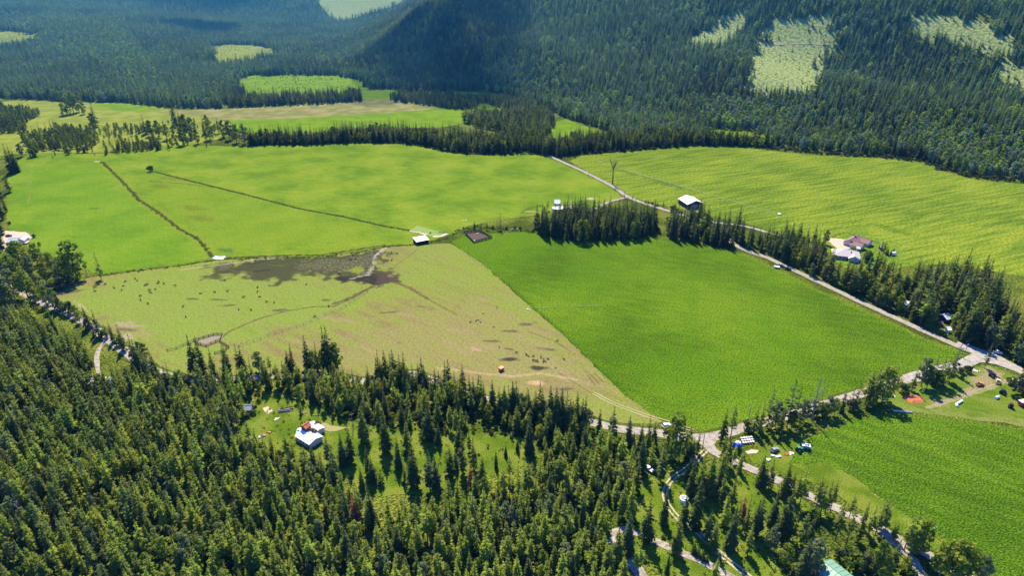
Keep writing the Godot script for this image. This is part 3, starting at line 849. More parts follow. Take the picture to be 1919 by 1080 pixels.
func clearings() -> Array:
	return [
		poly([339.6, -1033.6, 383.1, -1144.6, 414.8, -1181.3, 436.5, -1186.6, 457.5, -1163.4, 493.2, -1140.7, 492.8, -1089.5, 464.3, -1056.4, 397.1, -927.6, 381.2, -942.8, 358.1, -935.1, 335.7, -955.5, 324.3, -971.8]),
		poly([290.0, -1176.2, 331.7, -1224.7, 363.7, -1244.8, 395.6, -1251.5, 399.4, -1229.7, 374.4, -1191.2, 341.2, -1131.8, 288.1, -1142.1]),
		poly([573.2, -1063.6, 596.2, -1051.2, 623.5, -1025.7, 646.8, -994.8, 655.7, -951.3, 648.8, -923.5, 633.9, -910.3, 624.3, -928.8, 606.7, -975.3, 575.2, -1010.6]),
		poly([623.7, -924.6, 632.6, -913.9, 641.8, -890.8, 666.6, -858.6, 643.3, -814.4, 618.1, -842.7, 609.2, -874.1]),
		poly([-739.3, -2762.3, -357.6, -2784.1, -374.2, -2593.5, -437.2, -2514.5, -484.0, -2467.6, -550.9, -2358.0, -592.5, -2407.2, -660.6, -2538.9])]

# ------------------------------------------------------------------ roads
const MAIN_ROAD := [-384.8, -440.2, -332.5, -409.2, -312.0, -396.6, -289.6, -382.4, -269.6, -371.1, -247.0, -353.7, -214.8, -327.7, -195.3, -311.8, -176.8, -302.5, -150.6, -300.0, -123.8, -303.5, -95.4, -302.5, -72.2, -298.5, -52.3, -305.5, -27.1, -289.3, -5.3, -279.2, 13.0, -271.7, 33.1, -265.8, 50.1, -259.3, 69.4, -255.7, 88.3, -252.2, 110.7, -260.9, 140.1, -272.2, 172.2, -286.0, 206.7, -300.5, 239.6, -313.9, 259.9, -324.3]
const EAST_ROAD := [280.6, -290.7, 272.3, -307.1, 265.9, -319.9, 260.6, -325.4, 253.7, -332.9, 238.0, -360.9, 220.5, -393.6, 201.0, -433.0, 187.5, -459.1, 174.8, -475.1, 169.1, -493.3, 163.6, -516.1, 160.5, -534.5, 145.7, -551.3, 130.7, -567.6, 108.1, -596.8, 97.0, -630.2, 76.0, -676.4, 49.2, -726.7, 41.3, -744.2]
const SOUTH_ROAD := [88.3, -252.2, 89.7, -243.5, 98.1, -235.3, 104.1, -230.8, 114.4, -222.2, 122.6, -214.4, 130.5, -207.5, 140.9, -197.8, 149.0, -189.5, 156.6, -181.4, 163.5, -173.3, 173.3, -162.5]
const DRIVE := [86.6, -243.5, 76.3, -232.2, 68.5, -225.8, 63.7, -218.7, 62.7, -210.4, 66.1, -201.4, 71.8, -194.8, 76.5, -185.7, 86.8, -171.3]
const LOWER_DRIVE := [47.9, -170.1, 44.6, -179.0, 40.5, -186.9, 38.2, -192.1, 39.5, -195.6, 43.8, -196.7, 48.1, -194.3, 53.7, -191.3, 60.3, -186.9, 68.6, -181.9, 74.3, -177.6, 82.6, -170.1]

func roads() -> void:
	plain("track_soil", soil(0.40, 0.35, 0.22), 1.0)
	var gravel := ramp_tex(noise(71, 0.05, 4), 256, [soil(0.33, 0.28, 0.235), soil(0.43, 0.375, 0.325), soil(0.52, 0.47, 0.42)], [0.25, 0.5, 0.75])
	var gm := ground_mat("gravel", grain_soft, 9.0, gravel, Vector2.ZERO, Vector2(40, 40), null, 0.0)
	var pale := ramp_tex(noise(72, 0.05, 4), 256, [soil(0.40, 0.375, 0.345), soil(0.52, 0.495, 0.465)], [0.3, 0.7])
	var pm := ground_mat("pale_gravel", grain_soft, 9.0, pale, Vector2.ZERO, Vector2(40, 40), null, 0.0)
	var verge := ramp_tex(noise(73, 0.03, 4), 256, [soil(0.12, 0.17, 0.02), soil(0.19, 0.235, 0.03)], [0.3, 0.7])
	var vm := ground_mat("verge", grain_hard, 12.0, verge, Vector2.ZERO, Vector2(60, 60), relief_hard, 40.0)
	ribbon("road_verge", poly(MAIN_ROAD), 9.0, 0.20, vm, 0.0, 1.0)
	ribbon("road_verge", poly(EAST_ROAD), 6.6, 0.19, vm, 0.0, 0.6)
	ribbon("road", poly(MAIN_ROAD), 5.8, 0.26, gm)
	sheet("road_junction", poly([82.8, -253.8, 94.3, -256.1, 94.7, -253.0, 91.3, -246.9, 91.6, -241.7, 87.6, -244.7, 84.7, -249.1]), 0.28, gm, 0.4, 2.0)
	for s in [-1.25, 1.2]:
		ribbon("wheel_track", poly(MAIN_ROAD), 0.75, 0.30, pm, s, 0.16)
	for s in [-0.9, 0.9]:
		ribbon("wheel_track", poly(EAST_ROAD), 0.6, 0.335, pm, s, 0.14)
		ribbon("wheel_track", poly(SOUTH_ROAD), 0.6, 0.31, pm, s, 0.14)
	ribbon("road", poly(EAST_ROAD), 4.4, 0.30, gm)
	ribbon("road", poly([206.9, -301.0, 228.6, -309.7, 243.1, -315.0, 259.9, -324.3]), 7.4, 0.29, pm)
	ribbon("road", poly([289.9, -271.3, 280.6, -290.7, 272.3, -307.1, 266.9, -318.2, 261.6, -327.1, 256.7, -332.9, 253.1, -337.0]), 7.4, 0.32, pm)
	sheet("road_junction", poly([244.1, -316.6, 253.5, -321.5, 257.4, -326.0, 256.8, -330.6, 263.2, -331.2, 270.5, -321.5, 271.4, -311.8, 266.8, -309.2, 261.9, -315.0, 256.0, -317.1]), 0.34, pm, 0.4, 2.0)
	ribbon("road", poly(SOUTH_ROAD), 4.6, 0.27, gm)
	for s in [-0.85, 0.85]:
		ribbon("wheel_track", poly(DRIVE), 0.9, 0.2, M.track_soil, s, 0.12)
	ribbon("driveway", poly(LOWER_DRIVE), 3.2, 0.2, gm)
	ribbon("driveway", poly([47.9, -170.1, 44.6, -179.0, 40.5, -186.9, 38.2, -192.1]), 4.6, 0.23, gm)
	ribbon("driveway", poly([140.6, -198.9, 142.6, -194.8, 144.8, -189.0, 147.5, -181.9, 144.9, -171.3]), 3.4, 0.24, gm)
	ribbon("driveway", poly([-233.3, -338.8, -232.2, -331.2, -228.2, -321.5, -219.5, -306.6, -214.5, -298.5]), 2.4, 0.3, gm)
	ribbon("driveway", poly([103.5, -598.3, 86.2, -584.8, 69.7, -564.8, 62.1, -558.0]), 3.2, 0.3, gm)
	ribbon("driveway", poly([160.5, -534.5, 176.3, -530.7, 191.7, -523.4, 204.7, -510.3, 219.7, -493.3, 238.4, -478.3]), 3.4, 0.3, pm)
	for s in [-0.9, 0.9]:
		ribbon("wheel_track", poly([41.2, -288.4, 50.2, -279.2, 59.7, -272.6, 67.9, -267.5, 76.4, -262.9, 84.7, -257.7]), 0.5, 0.24, M.track_soil, s, 0.15)

# ------------------------------------------------------------------ buildings
func window(root: Node3D, at: Vector3, turn: float, w := 1.1, h := 1.1) -> void:
	var f := box("window", Vector3(w + 0.2, h + 0.2, 0.1), at, M.white_paint, root, Vector3(0, turn, 0))
	box("pane", Vector3(w, h, 0.04), Vector3(0, 0, 0.05), M.glass_dark, f)

func door(root: Node3D, at: Vector3, turn: float, m: Material, w := 1.0, h := 2.1) -> void:
	var f := box("door", Vector3(w, h, 0.1), at + Vector3(0, h / 2.0, 0), m, root, Vector3(0, turn, 0))
	box("handle", Vector3(0.06, 0.12, 0.06), Vector3(w * 0.38, 0, 0.07), M.steel, f)

# a plain gabled building with door and windows on its long sides
func gabled(called: String, label: String, cat: String, a: Vector2, b: Vector2, w: float, h: float, rise: float, wm: Material, rm: Material, panes := true) -> Node3D:
	var c := (a + b) / 2.0
	var t := thing(called, label, cat, v3(c), turn_of(a, b))
	var l := a.distance_to(b)
	gable_block(t, Vector3.ZERO, 0.0, l, w, h, rise, wm, rm)
	if panes:
		var n := maxi(1, int(l / 4.0))
		for i in n:
			for s in [-1.0, 1.0]:
				window(t, Vector3(-l / 2.0 + l * (i + 0.5) / n, h * 0.55, s * (w / 2.0 + 0.04)), 0.0 if s > 0 else PI)
		door(t, Vector3(l / 2.0 + 0.04, 0, w * 0.2), PI / 2, M.wood_brown)
	return t

func hip_roof(l: float, w: float, rise: float, ridge: float) -> Array:
	var x := l / 2.0
	var z := w / 2.0
	var r := ridge / 2.0
	var e := [Vector3(-x, 0, -z), Vector3(x, 0, -z), Vector3(x, 0, z), Vector3(-x, 0, z)]
	var p := Vector3(-r, rise, 0)
	var q := Vector3(r, rise, 0)
	return [[e[0], e[1], q, p], [e[2], e[3], p, q], [e[1], e[2], q, q], [e[3], e[0], p, p]]

func buildings() -> void:
	# farmhouse in the clearing: long white metal roof, raised red-roofed storey, teal lean-to
	var a := Vector2(-95.9, -253.8)
	var b := Vector2(-88.8, -248.4)
	var t := thing("farmhouse", "farmhouse with white metal roofs, red-roofed upper storey and teal lean-to in the clearing", "house", v3((a + b) / 2.0), turn_of(a, b))
	var l := a.distance_to(b)
	gable_block(t, Vector3(0.3, 0, 0.6), 0.0, l + 1.0, 7.0, 2.7, 1.0, M.wall_pale, M.white_metal, 0.4)
	gable_block(t, Vector3(-3.2, 0, -5.0), 0.0, 7.5, 5.6, 2.5, 0.8, M.wall_pale, M.white_metal, 0.4)
	gable_block(t, Vector3(-6.4, 0, -2.4), PI / 2, 5.6, 3.6, 2.2, 0.5, M.wall_pale, M.white_metal, 0.3)
	var up := gable_block(t, Vector3(-3.9, 0, -1.4), PI / 2 + 0.1, 3.2, 3.0, 5.4, 1.1, M.wood_brown, M.rust_roof, 0.35)
	up.set_meta("label", "raised upper storey with a rust red roof")
	put("lean_to_roof", quad_slab(Vector3(-8.4, 2.3, -1.6), Vector3(-4.6, 2.3, 2.6), Vector3(-5.6, 1.9, 4.0), Vector3(-9.6, 1.9, -0.4), 0.12), M.teal_metal, t).set_meta("label", "teal lean-to roof")
	box("chimney", Vector3(0.8, 2.0, 0.8), Vector3(-0.6, 4.0, -2.4), M.wood_brown, t)
	gable_block(t, Vector3(-0.4, 0, -3.0), 0.0, 2.2, 1.8, 3.6, 0.4, M.wood_dark, M.wood_brown, 0.15, false)
	for i in 4:
		window(t, Vector3(-3.6 + 2.3 * i, 1.5, 4.16), 0.0)
	door(t, Vector3(4.6, 0, 4.16), 0.0, M.wood_brown)
	gabled("shed", "small dark brown shed tucked against the white-roofed farmhouse", "shed", Vector2(-92.3, -258.1), Vector2(-91.3, -260.9), 3.2, 2.2, 0.9, M.wood_dark, M.wood_dark, false)
	# log and scrap piles in the clearing
	var lp := thing("log_pile", "pile of grey weathered logs on the grass behind the white-roofed farmhouse", "log pile", v3(Vector2(-110.1, -273.5)), 0.25)
	for i in 14:
		cyl("log", 0.22, 0.2, 5.0 + rng.randf() * 1.6, Vector3(rng.randf_range(-0.8, 0.8), 0.25 + 0.38 * (i / 5), (i % 5) * 0.45 - 0.9), M.wood_grey, lp, Vector3(0, rng.randf_range(-0.15, 0.15), PI / 2), 7)
	cyl("log", 0.3, 0.26, 6.0, Vector3(0.4, 1.3, -0.5), M.wood_dark, lp, Vector3(0, 0.1, PI / 2), 7)
	for e in [[Vector2(-100.8, -270.9), 0.5, 3.4, "short pale log lying in the grass right of the log pile"], [Vector2(-94.0, -269.6), 0.05, 4.4, "long pale log lying in the grass beyond the farmhouse"]]:
		var lg := cyl(numbered("fallen_log"), 0.22, 0.18, e[2], v3(e[0], 0.25), M.log_wood, self, Vector3(0, e[1], PI / 2), 7)
		tag(lg, e[3], "log", "logs in the clearing")
	scrap("scrap_heap", "heap of grey and white scrap at the forest edge left of the farmhouse", Vector2(-115.1, -253.0), 9, 2.6, ["wood_grey", "white_paint", "dark_car", "wall_grey", "wood_grey"])
	scrap("scrap_heap", "small orange and tan scrap heap at the forest edge left of the farmhouse", Vector2(-112.9, -256.1), 5, 1.4, ["red_soil", "log_wood", "wood_dark"])
	scrap("scrap_heap", "few white boards lying on the grass left of the farmhouse", Vector2(-112.1, -267.1), 4, 1.6, ["white_paint", "log_wood", "white_paint"])
	scrap("scrap_heap", "pale scrap beside dark conifers on the left rim of the clearing", Vector2(-134.7, -263.3), 5, 1.5, ["white_paint", "log_wood", "wood_grey"])
	# houses among the trees on the left
	gabled("cottage", "white-roofed cottage half hidden in trees at the end of the left side track", "house", Vector2(-218.2, -294.1), Vector2(-215.4, -295.6), 4.8, 2.8, 1.3, M.wall_white, M.white_metal)
	gabled("cottage", "small white-roofed cottage peeping through trees right of the larger one", "house", Vector2(-209.0, -296.5), Vector2(-205.5, -295.1), 4.0, 2.7, 1.2, M.wall_white, M.white_metal)
	gabled("cabin", "pale cabin deep in conifer shade on the left rim of the clearing", "house", Vector2(-129.3, -272.6), Vector2(-126.4, -273.0), 4.0, 2.6, 1.2, M.wall_white, M.wall_grey)
	gabled("shed", "white-roofed shed at the left edge above the forest road", "shed", Vector2(-331.3, -391.3), Vector2(-329.2, -394.3), 4.0, 2.4, 0.9, M.wall_white, M.white_metal)
	# house on the left edge
	var h := thing("house", "pale blue and white house with a pink deck at the left edge of the meadow", "house", v3(Vector2(-379.8, -488.9)), 0.15)
	gable_block(h, Vector3(-1.5, 0, 0.6), 0.0, 8.0, 7.0, 2.8, 1.6, M.wall_white, plain("pale_blue_roof", lin(0.36, 0.46, 0.54), 0.5), 0.4)
	gable_block(h, Vector3(2.6, 0, -2.0), PI / 2, 8.0, 5.4, 2.8, 1.4, M.wall_white, M.pink_metal, 0.4)
	box("deck", Vector3(3.4, 0.4, 5.0), Vector3(6.4, 0.9, 1.2), plain("deck", lin(0.5, 0.26, 0.24), 0.8), h)
	for i in 3:
		window(h, Vector3(-4.2 + 2.4 * i, 1.5, 4.15), 0.0)
	door(h, Vector3(-4.9, 0, 4.15), 0.0, M.red_paint)
	scrap("garden_junk", "pink and white clutter in the yard behind the pale blue house", Vector2(-385.9, -506.8), 7, 3.5, ["white_paint", "pink_metal", "white_paint", "wood_brown"])
	# open shelter in the pasture
	var s := thing("field_shelter", "open-sided cattle shelter with a flat white roof beside the pasture ditch", "shelter", v3(Vector2(-70.1, -490.0)), turn_of(Vector2(-75.0, -493.3), Vector2(-68.8, -496.6)))
	put("roof", quad_slab(Vector3(-5.2, 3.7, -4.2), Vector3(5.2, 3.7, -4.2), Vector3(5.2, 3.0, 4.2), Vector3(-5.2, 3.0, 4.2), 0.2), M.white_metal, s)
	box("back_wall", Vector3(10.0, 3.2, 0.15), Vector3(0, 1.6, -3.9), M.wood_dark, s)
	for sx in [-4.9, 4.9]:
		box("side_wall", Vector3(0.15, 2.7, 7.6), Vector3(sx, 1.5, 0), M.wood_dark, s)
	for i in 4:
		box("post", Vector3(0.22, 2.9, 0.22), Vector3(-4.6 + 3.07 * i, 1.45, 3.8), M.wood_brown, s)
	# teal and white barns behind the conifer row
	gabled("barn", "teal-roofed barn standing behind the dark conifer row", "barn", Vector2(37.8, -576.1), Vector2(42.1, -576.1), 9.0, 3.6, 2.0, M.wall_grey, M.pale_teal)
	gabled("shed", "long white-roofed shed in front of the teal-roofed barn", "shed", Vector2(35.2, -562.1), Vector2(45.5, -563.5), 7.0, 2.8, 1.0, M.wall_white, M.white_metal)
	gabled("shed", "small white-roofed shed right of the teal-roofed barn between conifers", "shed", Vector2(46.3, -562.1), Vector2(50.7, -564.8), 6.0, 2.8, 1.0, M.wall_white, M.white_metal)
	# big hay barn
	var hb := gabled("hay_barn", "large barn with a broad white metal roof standing beside the upper gravel road", "barn", Vector2(155.6, -584.8), Vector2(160.0, -569.0), 15.0, 4.4, 2.6, M.wood_dark, M.white_metal, false)
	for i in 4:
		box("post", Vector3(0.3, 4.2, 0.3), Vector3(-7.0 + 4.6 * i, 2.1, 7.7), M.wood_brown, hb)
	box("barn_door", Vector3(0.15, 3.6, 4.4), Vector3(Vector2(155.6, -584.8).distance_to(Vector2(160.0, -569.0)) / 2.0 + 0.1, 1.8, 0), M.wall_grey, hb)
	# two houses on the right
	var r := thing("house", "house with brown gabled roofs beside the gravel turning yard", "house", v3(Vector2(263.1, -485.7)), turn_of(Vector2(255.9, -481.4), Vector2(269.5, -493.3)))
	gable_block(r, Vector3(0, 0, -2.0), 0.0, 14.0, 9.0, 3.0, 2.6, M.wall_pale, M.brown_roof, 0.6, false)
	gable_block(r, Vector3(-6.0, 0, 3.5), PI / 2, 8.0, 7.0, 2.8, 2.0, M.wall_pale, M.brown_roof, 0.6, false)
	gable_block(r, Vector3(5.4, 0, 4.0), PI / 2, 8.0, 7.5, 2.8, 2.2, M.wall_pale, M.brown_roof, 0.6, false)
	box("chimney", Vector3(0.9, 2.2, 0.9), Vector3(1.0, 5.6, -2.0), M.wood_brown, r)
	box("deck", Vector3(5.0, 0.3, 4.0), Vector3(11.0, 0.8, 2.0), M.white_paint, r)
	for i in 3:
		window(r, Vector3(-2.0 + 2.0 * i, 1.6, 2.56), 0.0)
	door(r, Vector3(0.9, 0, 2.56), 0.0, M.wood_brown)
	var w := thing("bungalow", "bungalow with a broad pale hipped roof in front of the brown-roofed house", "house", v3(Vector2(244.6, -462.0)), turn_of(Vector2(238.8, -464.0), Vector2(250.4, -460.0)))
	box("wall", Vector3(17.0, 2.8, 11.0), Vector3(0, 1.4, 0), M.wall_pale, w)
	for f in hip_roof(19.0, 13.0, 3.0, 4.0):
		put("roof_panel", quad_slab(f[0] + Vector3(0, 2.9, 0), f[1] + Vector3(0, 2.9, 0), f[2] + Vector3(0, 2.9, 0), f[3] + Vector3(0, 2.9, 0), 0.15), M.pink_metal, w)
	gable_block(w, Vector3(5.0, 0, 5.0), PI / 2, 7.0, 7.0, 2.7, 1.9, M.wall_pale, M.pink_metal, 0.5, false)
	box("vent", Vector3(0.6, 0.8, 0.6), Vector3(3.0, 5.2, 2.0), M.wood_brown, w)
	for i in 4:
		window(w, Vector3(-6.5 + 2.6 * i, 1.5, 5.56), 0.0)
	door(w, Vector3(1.0, 0, 5.56), 0.0, M.wood_brown)
	# roofs in the trees on the right
	gabled("cabin", "blue-grey roofed cabin in a gap of the right-hand tree belt", "house", Vector2(260.2, -364.2), Vector2(264.2, -365.6), 6.0, 2.8, 1.6, M.wood_dark, plain("blue_roof", lin(0.55, 0.62, 0.70), 0.4))
	gabled("cabin", "white-roofed cabin almost hidden in the tree belt beside the east road", "house", Vector2(247.3, -383.9), Vector2(249.9, -382.4), 5.0, 2.6, 1.2, M.wall_white, M.white_metal)
	gabled("shed", "low white shed among shrubs below the blue-grey roofed cabin", "shed", Vector2(255.6, -351.2), Vector2(257.2, -351.2), 3.0, 2.2, 0.7, M.wall_white, M.white_metal, false)
	gabled("cabin", "white cabin roof showing among grey broadleaf trees behind the right belt", "house", Vector2(299.6, -403.6), Vector2(301.9, -402.9), 5.0, 3.0, 1.4, M.wall_white, M.white_metal)
	gabled("shed", "brown shed among shrubs beside the blue-grey roofed cabin", "shed", Vector2(255.6, -359.6), Vector2(257.1, -358.3), 2.6, 2.0, 0.6, M.wood_brown, M.wood_brown, false)
	# green-roofed workshop at the bottom edge
	gabled("workshop", "workshop with a pale green metal roof at the bottom edge of the scene", "workshop", Vector2(111.6, -176.6), Vector2(118.2, -165.7), 8.0, 3.6, 1.3, M.wood_brown, plain("green_metal", lin(0.15, 0.29, 0.22), 0.4))
	gabled("pump_house", "tiny white-roofed pump house in rough grass left of the south road", "shed", Vector2(113.2, -188.5), Vector2(114.1, -187.7), 1.8, 1.8, 0.4, M.wall_white, M.white_metal, false)
	# round steel tank by the drive
	var k := thing("grain_bin", "round shiny metal tank with a dark open mouth beside the looping drive", "tank", v3(Vector2(69.7, -211.9)), 0.2)
	cyl("shell", 1.7, 1.7, 1.9, Vector3(0, 0.95, 0), M.white_metal, k, Vector3.ZERO, 20)
	cyl("lid", 1.4, 1.3, 0.1, Vector3(0, 1.96, 0), M.wall_grey, k, Vector3.ZERO, 20)
	cyl("hatch", 0.35, 0.3, 0.2, Vector3(0.2, 2.1, 0.6), M.white_metal, k, Vector3.ZERO, 10)
	# sheds and tanks round the far garden
	var tk := thing("gas_tank", "white round-ended tank beside the small hedge right of the bungalow", "tank", v3(Vector2(281.4, -465.0)), 0.4)
	cyl("shell", 1.3, 1.3, 3.2, Vector3(0, 1.5, 0), M.white_paint, tk, Vector3(0, 0, PI / 2), 14)
	for sx in [-1.0, 1.0]:
		box("foot", Vector3(0.25, 0.6, 1.6), Vector3(sx, 0.3, 0), M.wall_grey, tk)
	gabled("garden_shed", "tiny brown garden shed left of the small hedge beyond the bungalow", "shed", Vector2(277.0, -477.2), Vector2(278.7, -477.2), 2.4, 2.2, 0.8, M.wood_brown, M.pink_metal, false)
	scrap("garden_junk", "low timber stack in the lawn below the small hedge", Vector2(274.9, -471.0), 5, 1.8, ["wood_brown", "wood_grey"])
	scrap("garden_junk", "white garden boxes in a row left of the bungalow", Vector2(235.6, -479.3), 6, 4.5, ["white_paint", "wall_pale", "white_paint"])
	scrap("scrap_heap", "heap of pale scrap beside the field track above the corral", Vector2(-39.3, -538.3), 4, 2.2, ["white_paint", "pink_metal"])
	scrap("scrap_heap", "pale rocks and scrap in the ditch right of the corral", Vector2(0.0, -516.1), 14, 9.0, ["wall_pale", "wood_grey", "wall_pale"])
	scrap("scrap_heap", "scattered white scrap in the dark yard beside the green-roofed workshop", Vector2(123.2, -185.7), 12, 5.0, ["white_paint", "wall_grey", "steel", "dark_car"])
	scrap("rock_heap", "low line of pale rocks on the grass inside the road junction", Vector2(246.8, -309.2), 8, 4.0, ["wall_pale", "white_paint", "wood_grey"])

func scrap(called: String, label: String, at: Vector2, n: int, spread: float, mats: Array) -> void:
	var t := thing(called, label, called.replace("_", " "), v3(at), rng.randf() * 0.4)
	for i in n:
		var sz := Vector3(rng.randf_range(0.4, 1.5), rng.randf_range(0.2, 0.7), rng.randf_range(0.3, 1.0))
		box(["board", "lump", "crate"][i % 3], sz, Vector3(rng.randf_range(-1, 1) * spread * 0.6, sz.y * 0.45, rng.randf_range(-1, 1) * spread * 0.35), M[mats[i % mats.size()]], t, Vector3(rng.randf_range(-0.15, 0.15), rng.randf() * 3.0, rng.randf_range(-0.12, 0.12)))

# ------------------------------------------------------------------ fences, poles and pipes
func fence(label: String, p: PackedVector2Array, gap: float, rails: int, high: float, m: Material, thick := 0.12) -> Node3D:
	var c := p[0]
	var t := thing("fence", label, "fence", v3(c))
	for s in p.size() - 1:
		var a := p[s]
		var b := p[s + 1]
		var n := maxi(1, int(a.distance_to(b) / gap))
		var y := turn_of(a, b)
		for i in n + (1 if s == p.size() - 2 else 0):
			var q := a.lerp(b, i / float(n)) - c
			box("post", Vector3(thick * 1.4, high + 0.2, thick * 1.4), Vector3(q.x, (high + 0.2) / 2.0, q.y), m, t)
			if rails and i < n:
				var e := a.lerp(b, (i + 0.5) / float(n)) - c
				for k in rails:
					box("rail", Vector3(a.distance_to(b) / n, thick, thick * 0.6), Vector3(e.x, high * (k + 1) / float(rails), e.y), m, t, Vector3(0, y, 0))
	return t

var pole0: Node3D
func pole(at: Vector2, turn: float, label: String, h := 9.5) -> void:
	var t: Node3D
	if pole0 == null:
		t = thing("utility_pole", label, "pole", v3(at), turn, "utility poles along the roads")
		cyl("shaft", 0.2, 0.13, 9.5, Vector3(0, 4.75, 0), M.wood_grey, t, Vector3.ZERO, 7)
		box("crossarm", Vector3(2.2, 0.14, 0.14), Vector3(0, 8.9, 0.1), M.wood_grey, t)
		for x in [-0.95, 0.0, 0.95]:
			cyl("insulator", 0.07, 0.05, 0.22, Vector3(x, 9.08, 0.1), M.wall_white, t, Vector3.ZERO, 6)
		pole0 = t
	else:
		t = pole0.duplicate()
		t.name = numbered("utility_pole")
		add_child(t)
		t.position = v3(at)
		t.rotation.y = turn
		t.set_meta("label", label)
	t.scale = Vector3.ONE * (h / 9.5)

func fences_and_pipes() -> void:
	fence("long line of weathered fence posts crossing the pale pasture from the small pen", poly([-154.4, -334.1, -145.1, -342.5, -135.4, -351.2, -124.9, -358.9, -115.1, -371.1, -107.1, -379.5, -94.9, -403.6]), 4.0, 1, 1.3, M.wood_grey, 0.14)
	fence("dark wooden rail fence round the small pen at the near pasture edge", poly([-182.7, -340.0, -174.0, -346.8, -169.2, -347.4, -167.8, -341.2, -173.2, -334.1, -177.0, -335.8, -182.7, -340.0]), 2.4, 3, 1.5, M.wood_brown, 0.2)
	fence("wooden rail fence running right and down from the small pen", poly([-167.7, -339.4, -159.8, -332.9, -161.3, -328.3, -165.2, -326.0]), 2.4, 3, 1.5, M.wood_brown, 0.2)
	fence("wooden rail fence leading left from the small pen", poly([-182.7, -340.0, -186.5, -334.7, -188.9, -331.2, -193.2, -329.4]), 2.4, 2, 1.4, M.wood_brown, 0.18)
	fence("dark rail fence of the square cattle corral", poly([-38.4, -510.3, -26.6, -513.8, -15.9, -498.8, -29.6, -488.9, -38.4, -510.3]), 2.6, 4, 1.9, M.wood_dark, 0.28)
	fence("fence of thin posts beside the ditch between meadow and pasture", poly([-282.0, -431.2, -240.1, -445.7, -214.4, -458.1, -187.8, -460.0, -141.6, -463.0, -112.1, -473.1, -97.0, -483.5]), 7.0, 1, 1.2, M.wood_dark, 0.12)
	fence("fence of thin posts between the pale pasture and the hay field", poly([-45.1, -486.7, -3.6, -413.3, 28.3, -349.9, 52.3, -294.6, 59.8, -281.5]), 9.0, 0, 1.2, M.wood_dark, 0.12)
	fence("fence round the pale garden oval behind the brown-roofed house", poly([251.1, -498.8, 256.5, -505.6, 263.9, -509.1, 270.9, -505.6]), 3.0, 2, 1.2, M.wood_brown, 0.14)
	fence("thin fence along the far lawn edge beyond the houses", poly([272.8, -498.8, 280.3, -490.0, 281.6, -482.5]), 4.0, 2, 1.2, M.wood_brown, 0.14)
	fence("short dark fence across the field track beside the scrap heap", poly([8.3, -556.7, 14.0, -566.2, 19.2, -570.4, 27.4, -574.7]), 3.0, 2, 1.6, M.wood_dark, 0.2)
	scrap("loading_chute", "white chute and trough at the left corner of the dark corral", Vector2(-37.3, -506.8), 5, 2.4, ["wood_dark", "white_paint", "pink_metal"])
	scrap("feed_trough", "white trough on the far side of the dark corral", Vector2(-28.5, -509.1), 3, 1.6, ["white_paint"])
	scrap("feed_trough", "white trough on the near side of the dark corral", Vector2(-29.0, -493.3), 3, 1.6, ["white_paint"])
	for e in [[Vector2(112.3, -264.6), "utility pole at the hay field edge left of the roadside trees"], [Vector2(142.8, -270.5), "utility pole among the middle of the roadside trees"], [Vector2(154.2, -281.9), "utility pole in the hay field verge beyond the roadside trees"], [Vector2(200.5, -300.5), "utility pole on the hay field verge just left of the pale road bend"], [Vector2(248.2, -321.5), "utility pole on the grass corner of the pale road junction"], [Vector2(156.8, -189.0), "utility pole in the verge of the lush lower right field"], [Vector2(-74.2, -258.5), "utility pole in the clearing right of the farmhouse"], [Vector2(97.5, -185.9), "utility pole among shrubs left of the pump house"], [Vector2(85.4, -244.3), "utility pole on the corner where the drive meets the junction"], [Vector2(101.2, -589.2), "utility pole where the gravel roads fork"], [Vector2(76.7, -661.6), "utility pole beside the far gravel road"], [Vector2(270.5, -304.5), "utility pole beside the pale road at the right edge"]]:
		pole(e[0], 0.6, e[1], 9.5)
	# wheel-line sprinklers
	wheel_line("white sprinkler pipe on wheels lying across the striped crop field", poly([90.7, -720.3, 129.4, -670.8, 167.4, -625.2, 201.1, -584.8, 227.6, -554.0]), 1.8, plain("worn_pipe", lin(0.36, 0.40, 0.24), 0.6))
	wheel_line("pale sprinkler pipe on wheels half sunk in the dark hay field", poly([12.1, -381.7, 33.7, -382.4, 57.4, -383.9]), 0.5, plain("dull_pipe", lin(0.22, 0.30, 0.10), 0.7))
	var d := thing("water_tank", "round white tank at the near end of the sprinkler pipe", "tank", v3(Vector2(228.1, -552.6)))
	cyl("shell", 1.4, 1.4, 1.2, Vector3(0, 0.6, 0), M.white_paint, d, Vector3.ZERO, 14)
	cyl("lid", 1.3, 0.3, 0.4, Vector3(0, 1.4, 0), M.white_paint, d, Vector3.ZERO, 14)
	scrap("pump_set", "white pump set at the hay field edge beside the pasture", Vector2(10.7, -378.8), 4, 1.8, ["white_paint", "wall_pale"])
	var pl := thing("silage_tube", "long thin grey tube lying on the lawn edge above the lush field", "tube", v3(Vector2(189.4, -272.2)), turn_of(Vector2(185.7, -273.0), Vector2(193.3, -271.7)))
	cyl("tube", 0.5, 0.5, 8.6, Vector3(0, 0.45, 0), M.steel, pl, Vector3(0, 0, PI / 2), 12)
	cyl("end_cap", 0.53, 0.53, 0.3, Vector3(-4.3, 0.45, 0), M.wall_grey, pl, Vector3(0, 0, PI / 2), 12)
	var bn := thing("silage_tube", "bent white tube lying on the lawn right of the orange soil heap", "tube", v3(Vector2(220.7, -279.2)), turn_of(Vector2(216.5, -276.5), Vector2(224.4, -281.5)))
	cyl("tube", 0.6, 0.6, 5.6, Vector3(0.6, 0.55, 0), M.white_paint, bn, Vector3(0, 0, PI / 2), 12)
	cyl("tube", 0.62, 0.55, 1.9, Vector3(-2.6, 0.55, 0.5), M.white_paint, bn, Vector3(0, 0.75, PI / 2), 12)
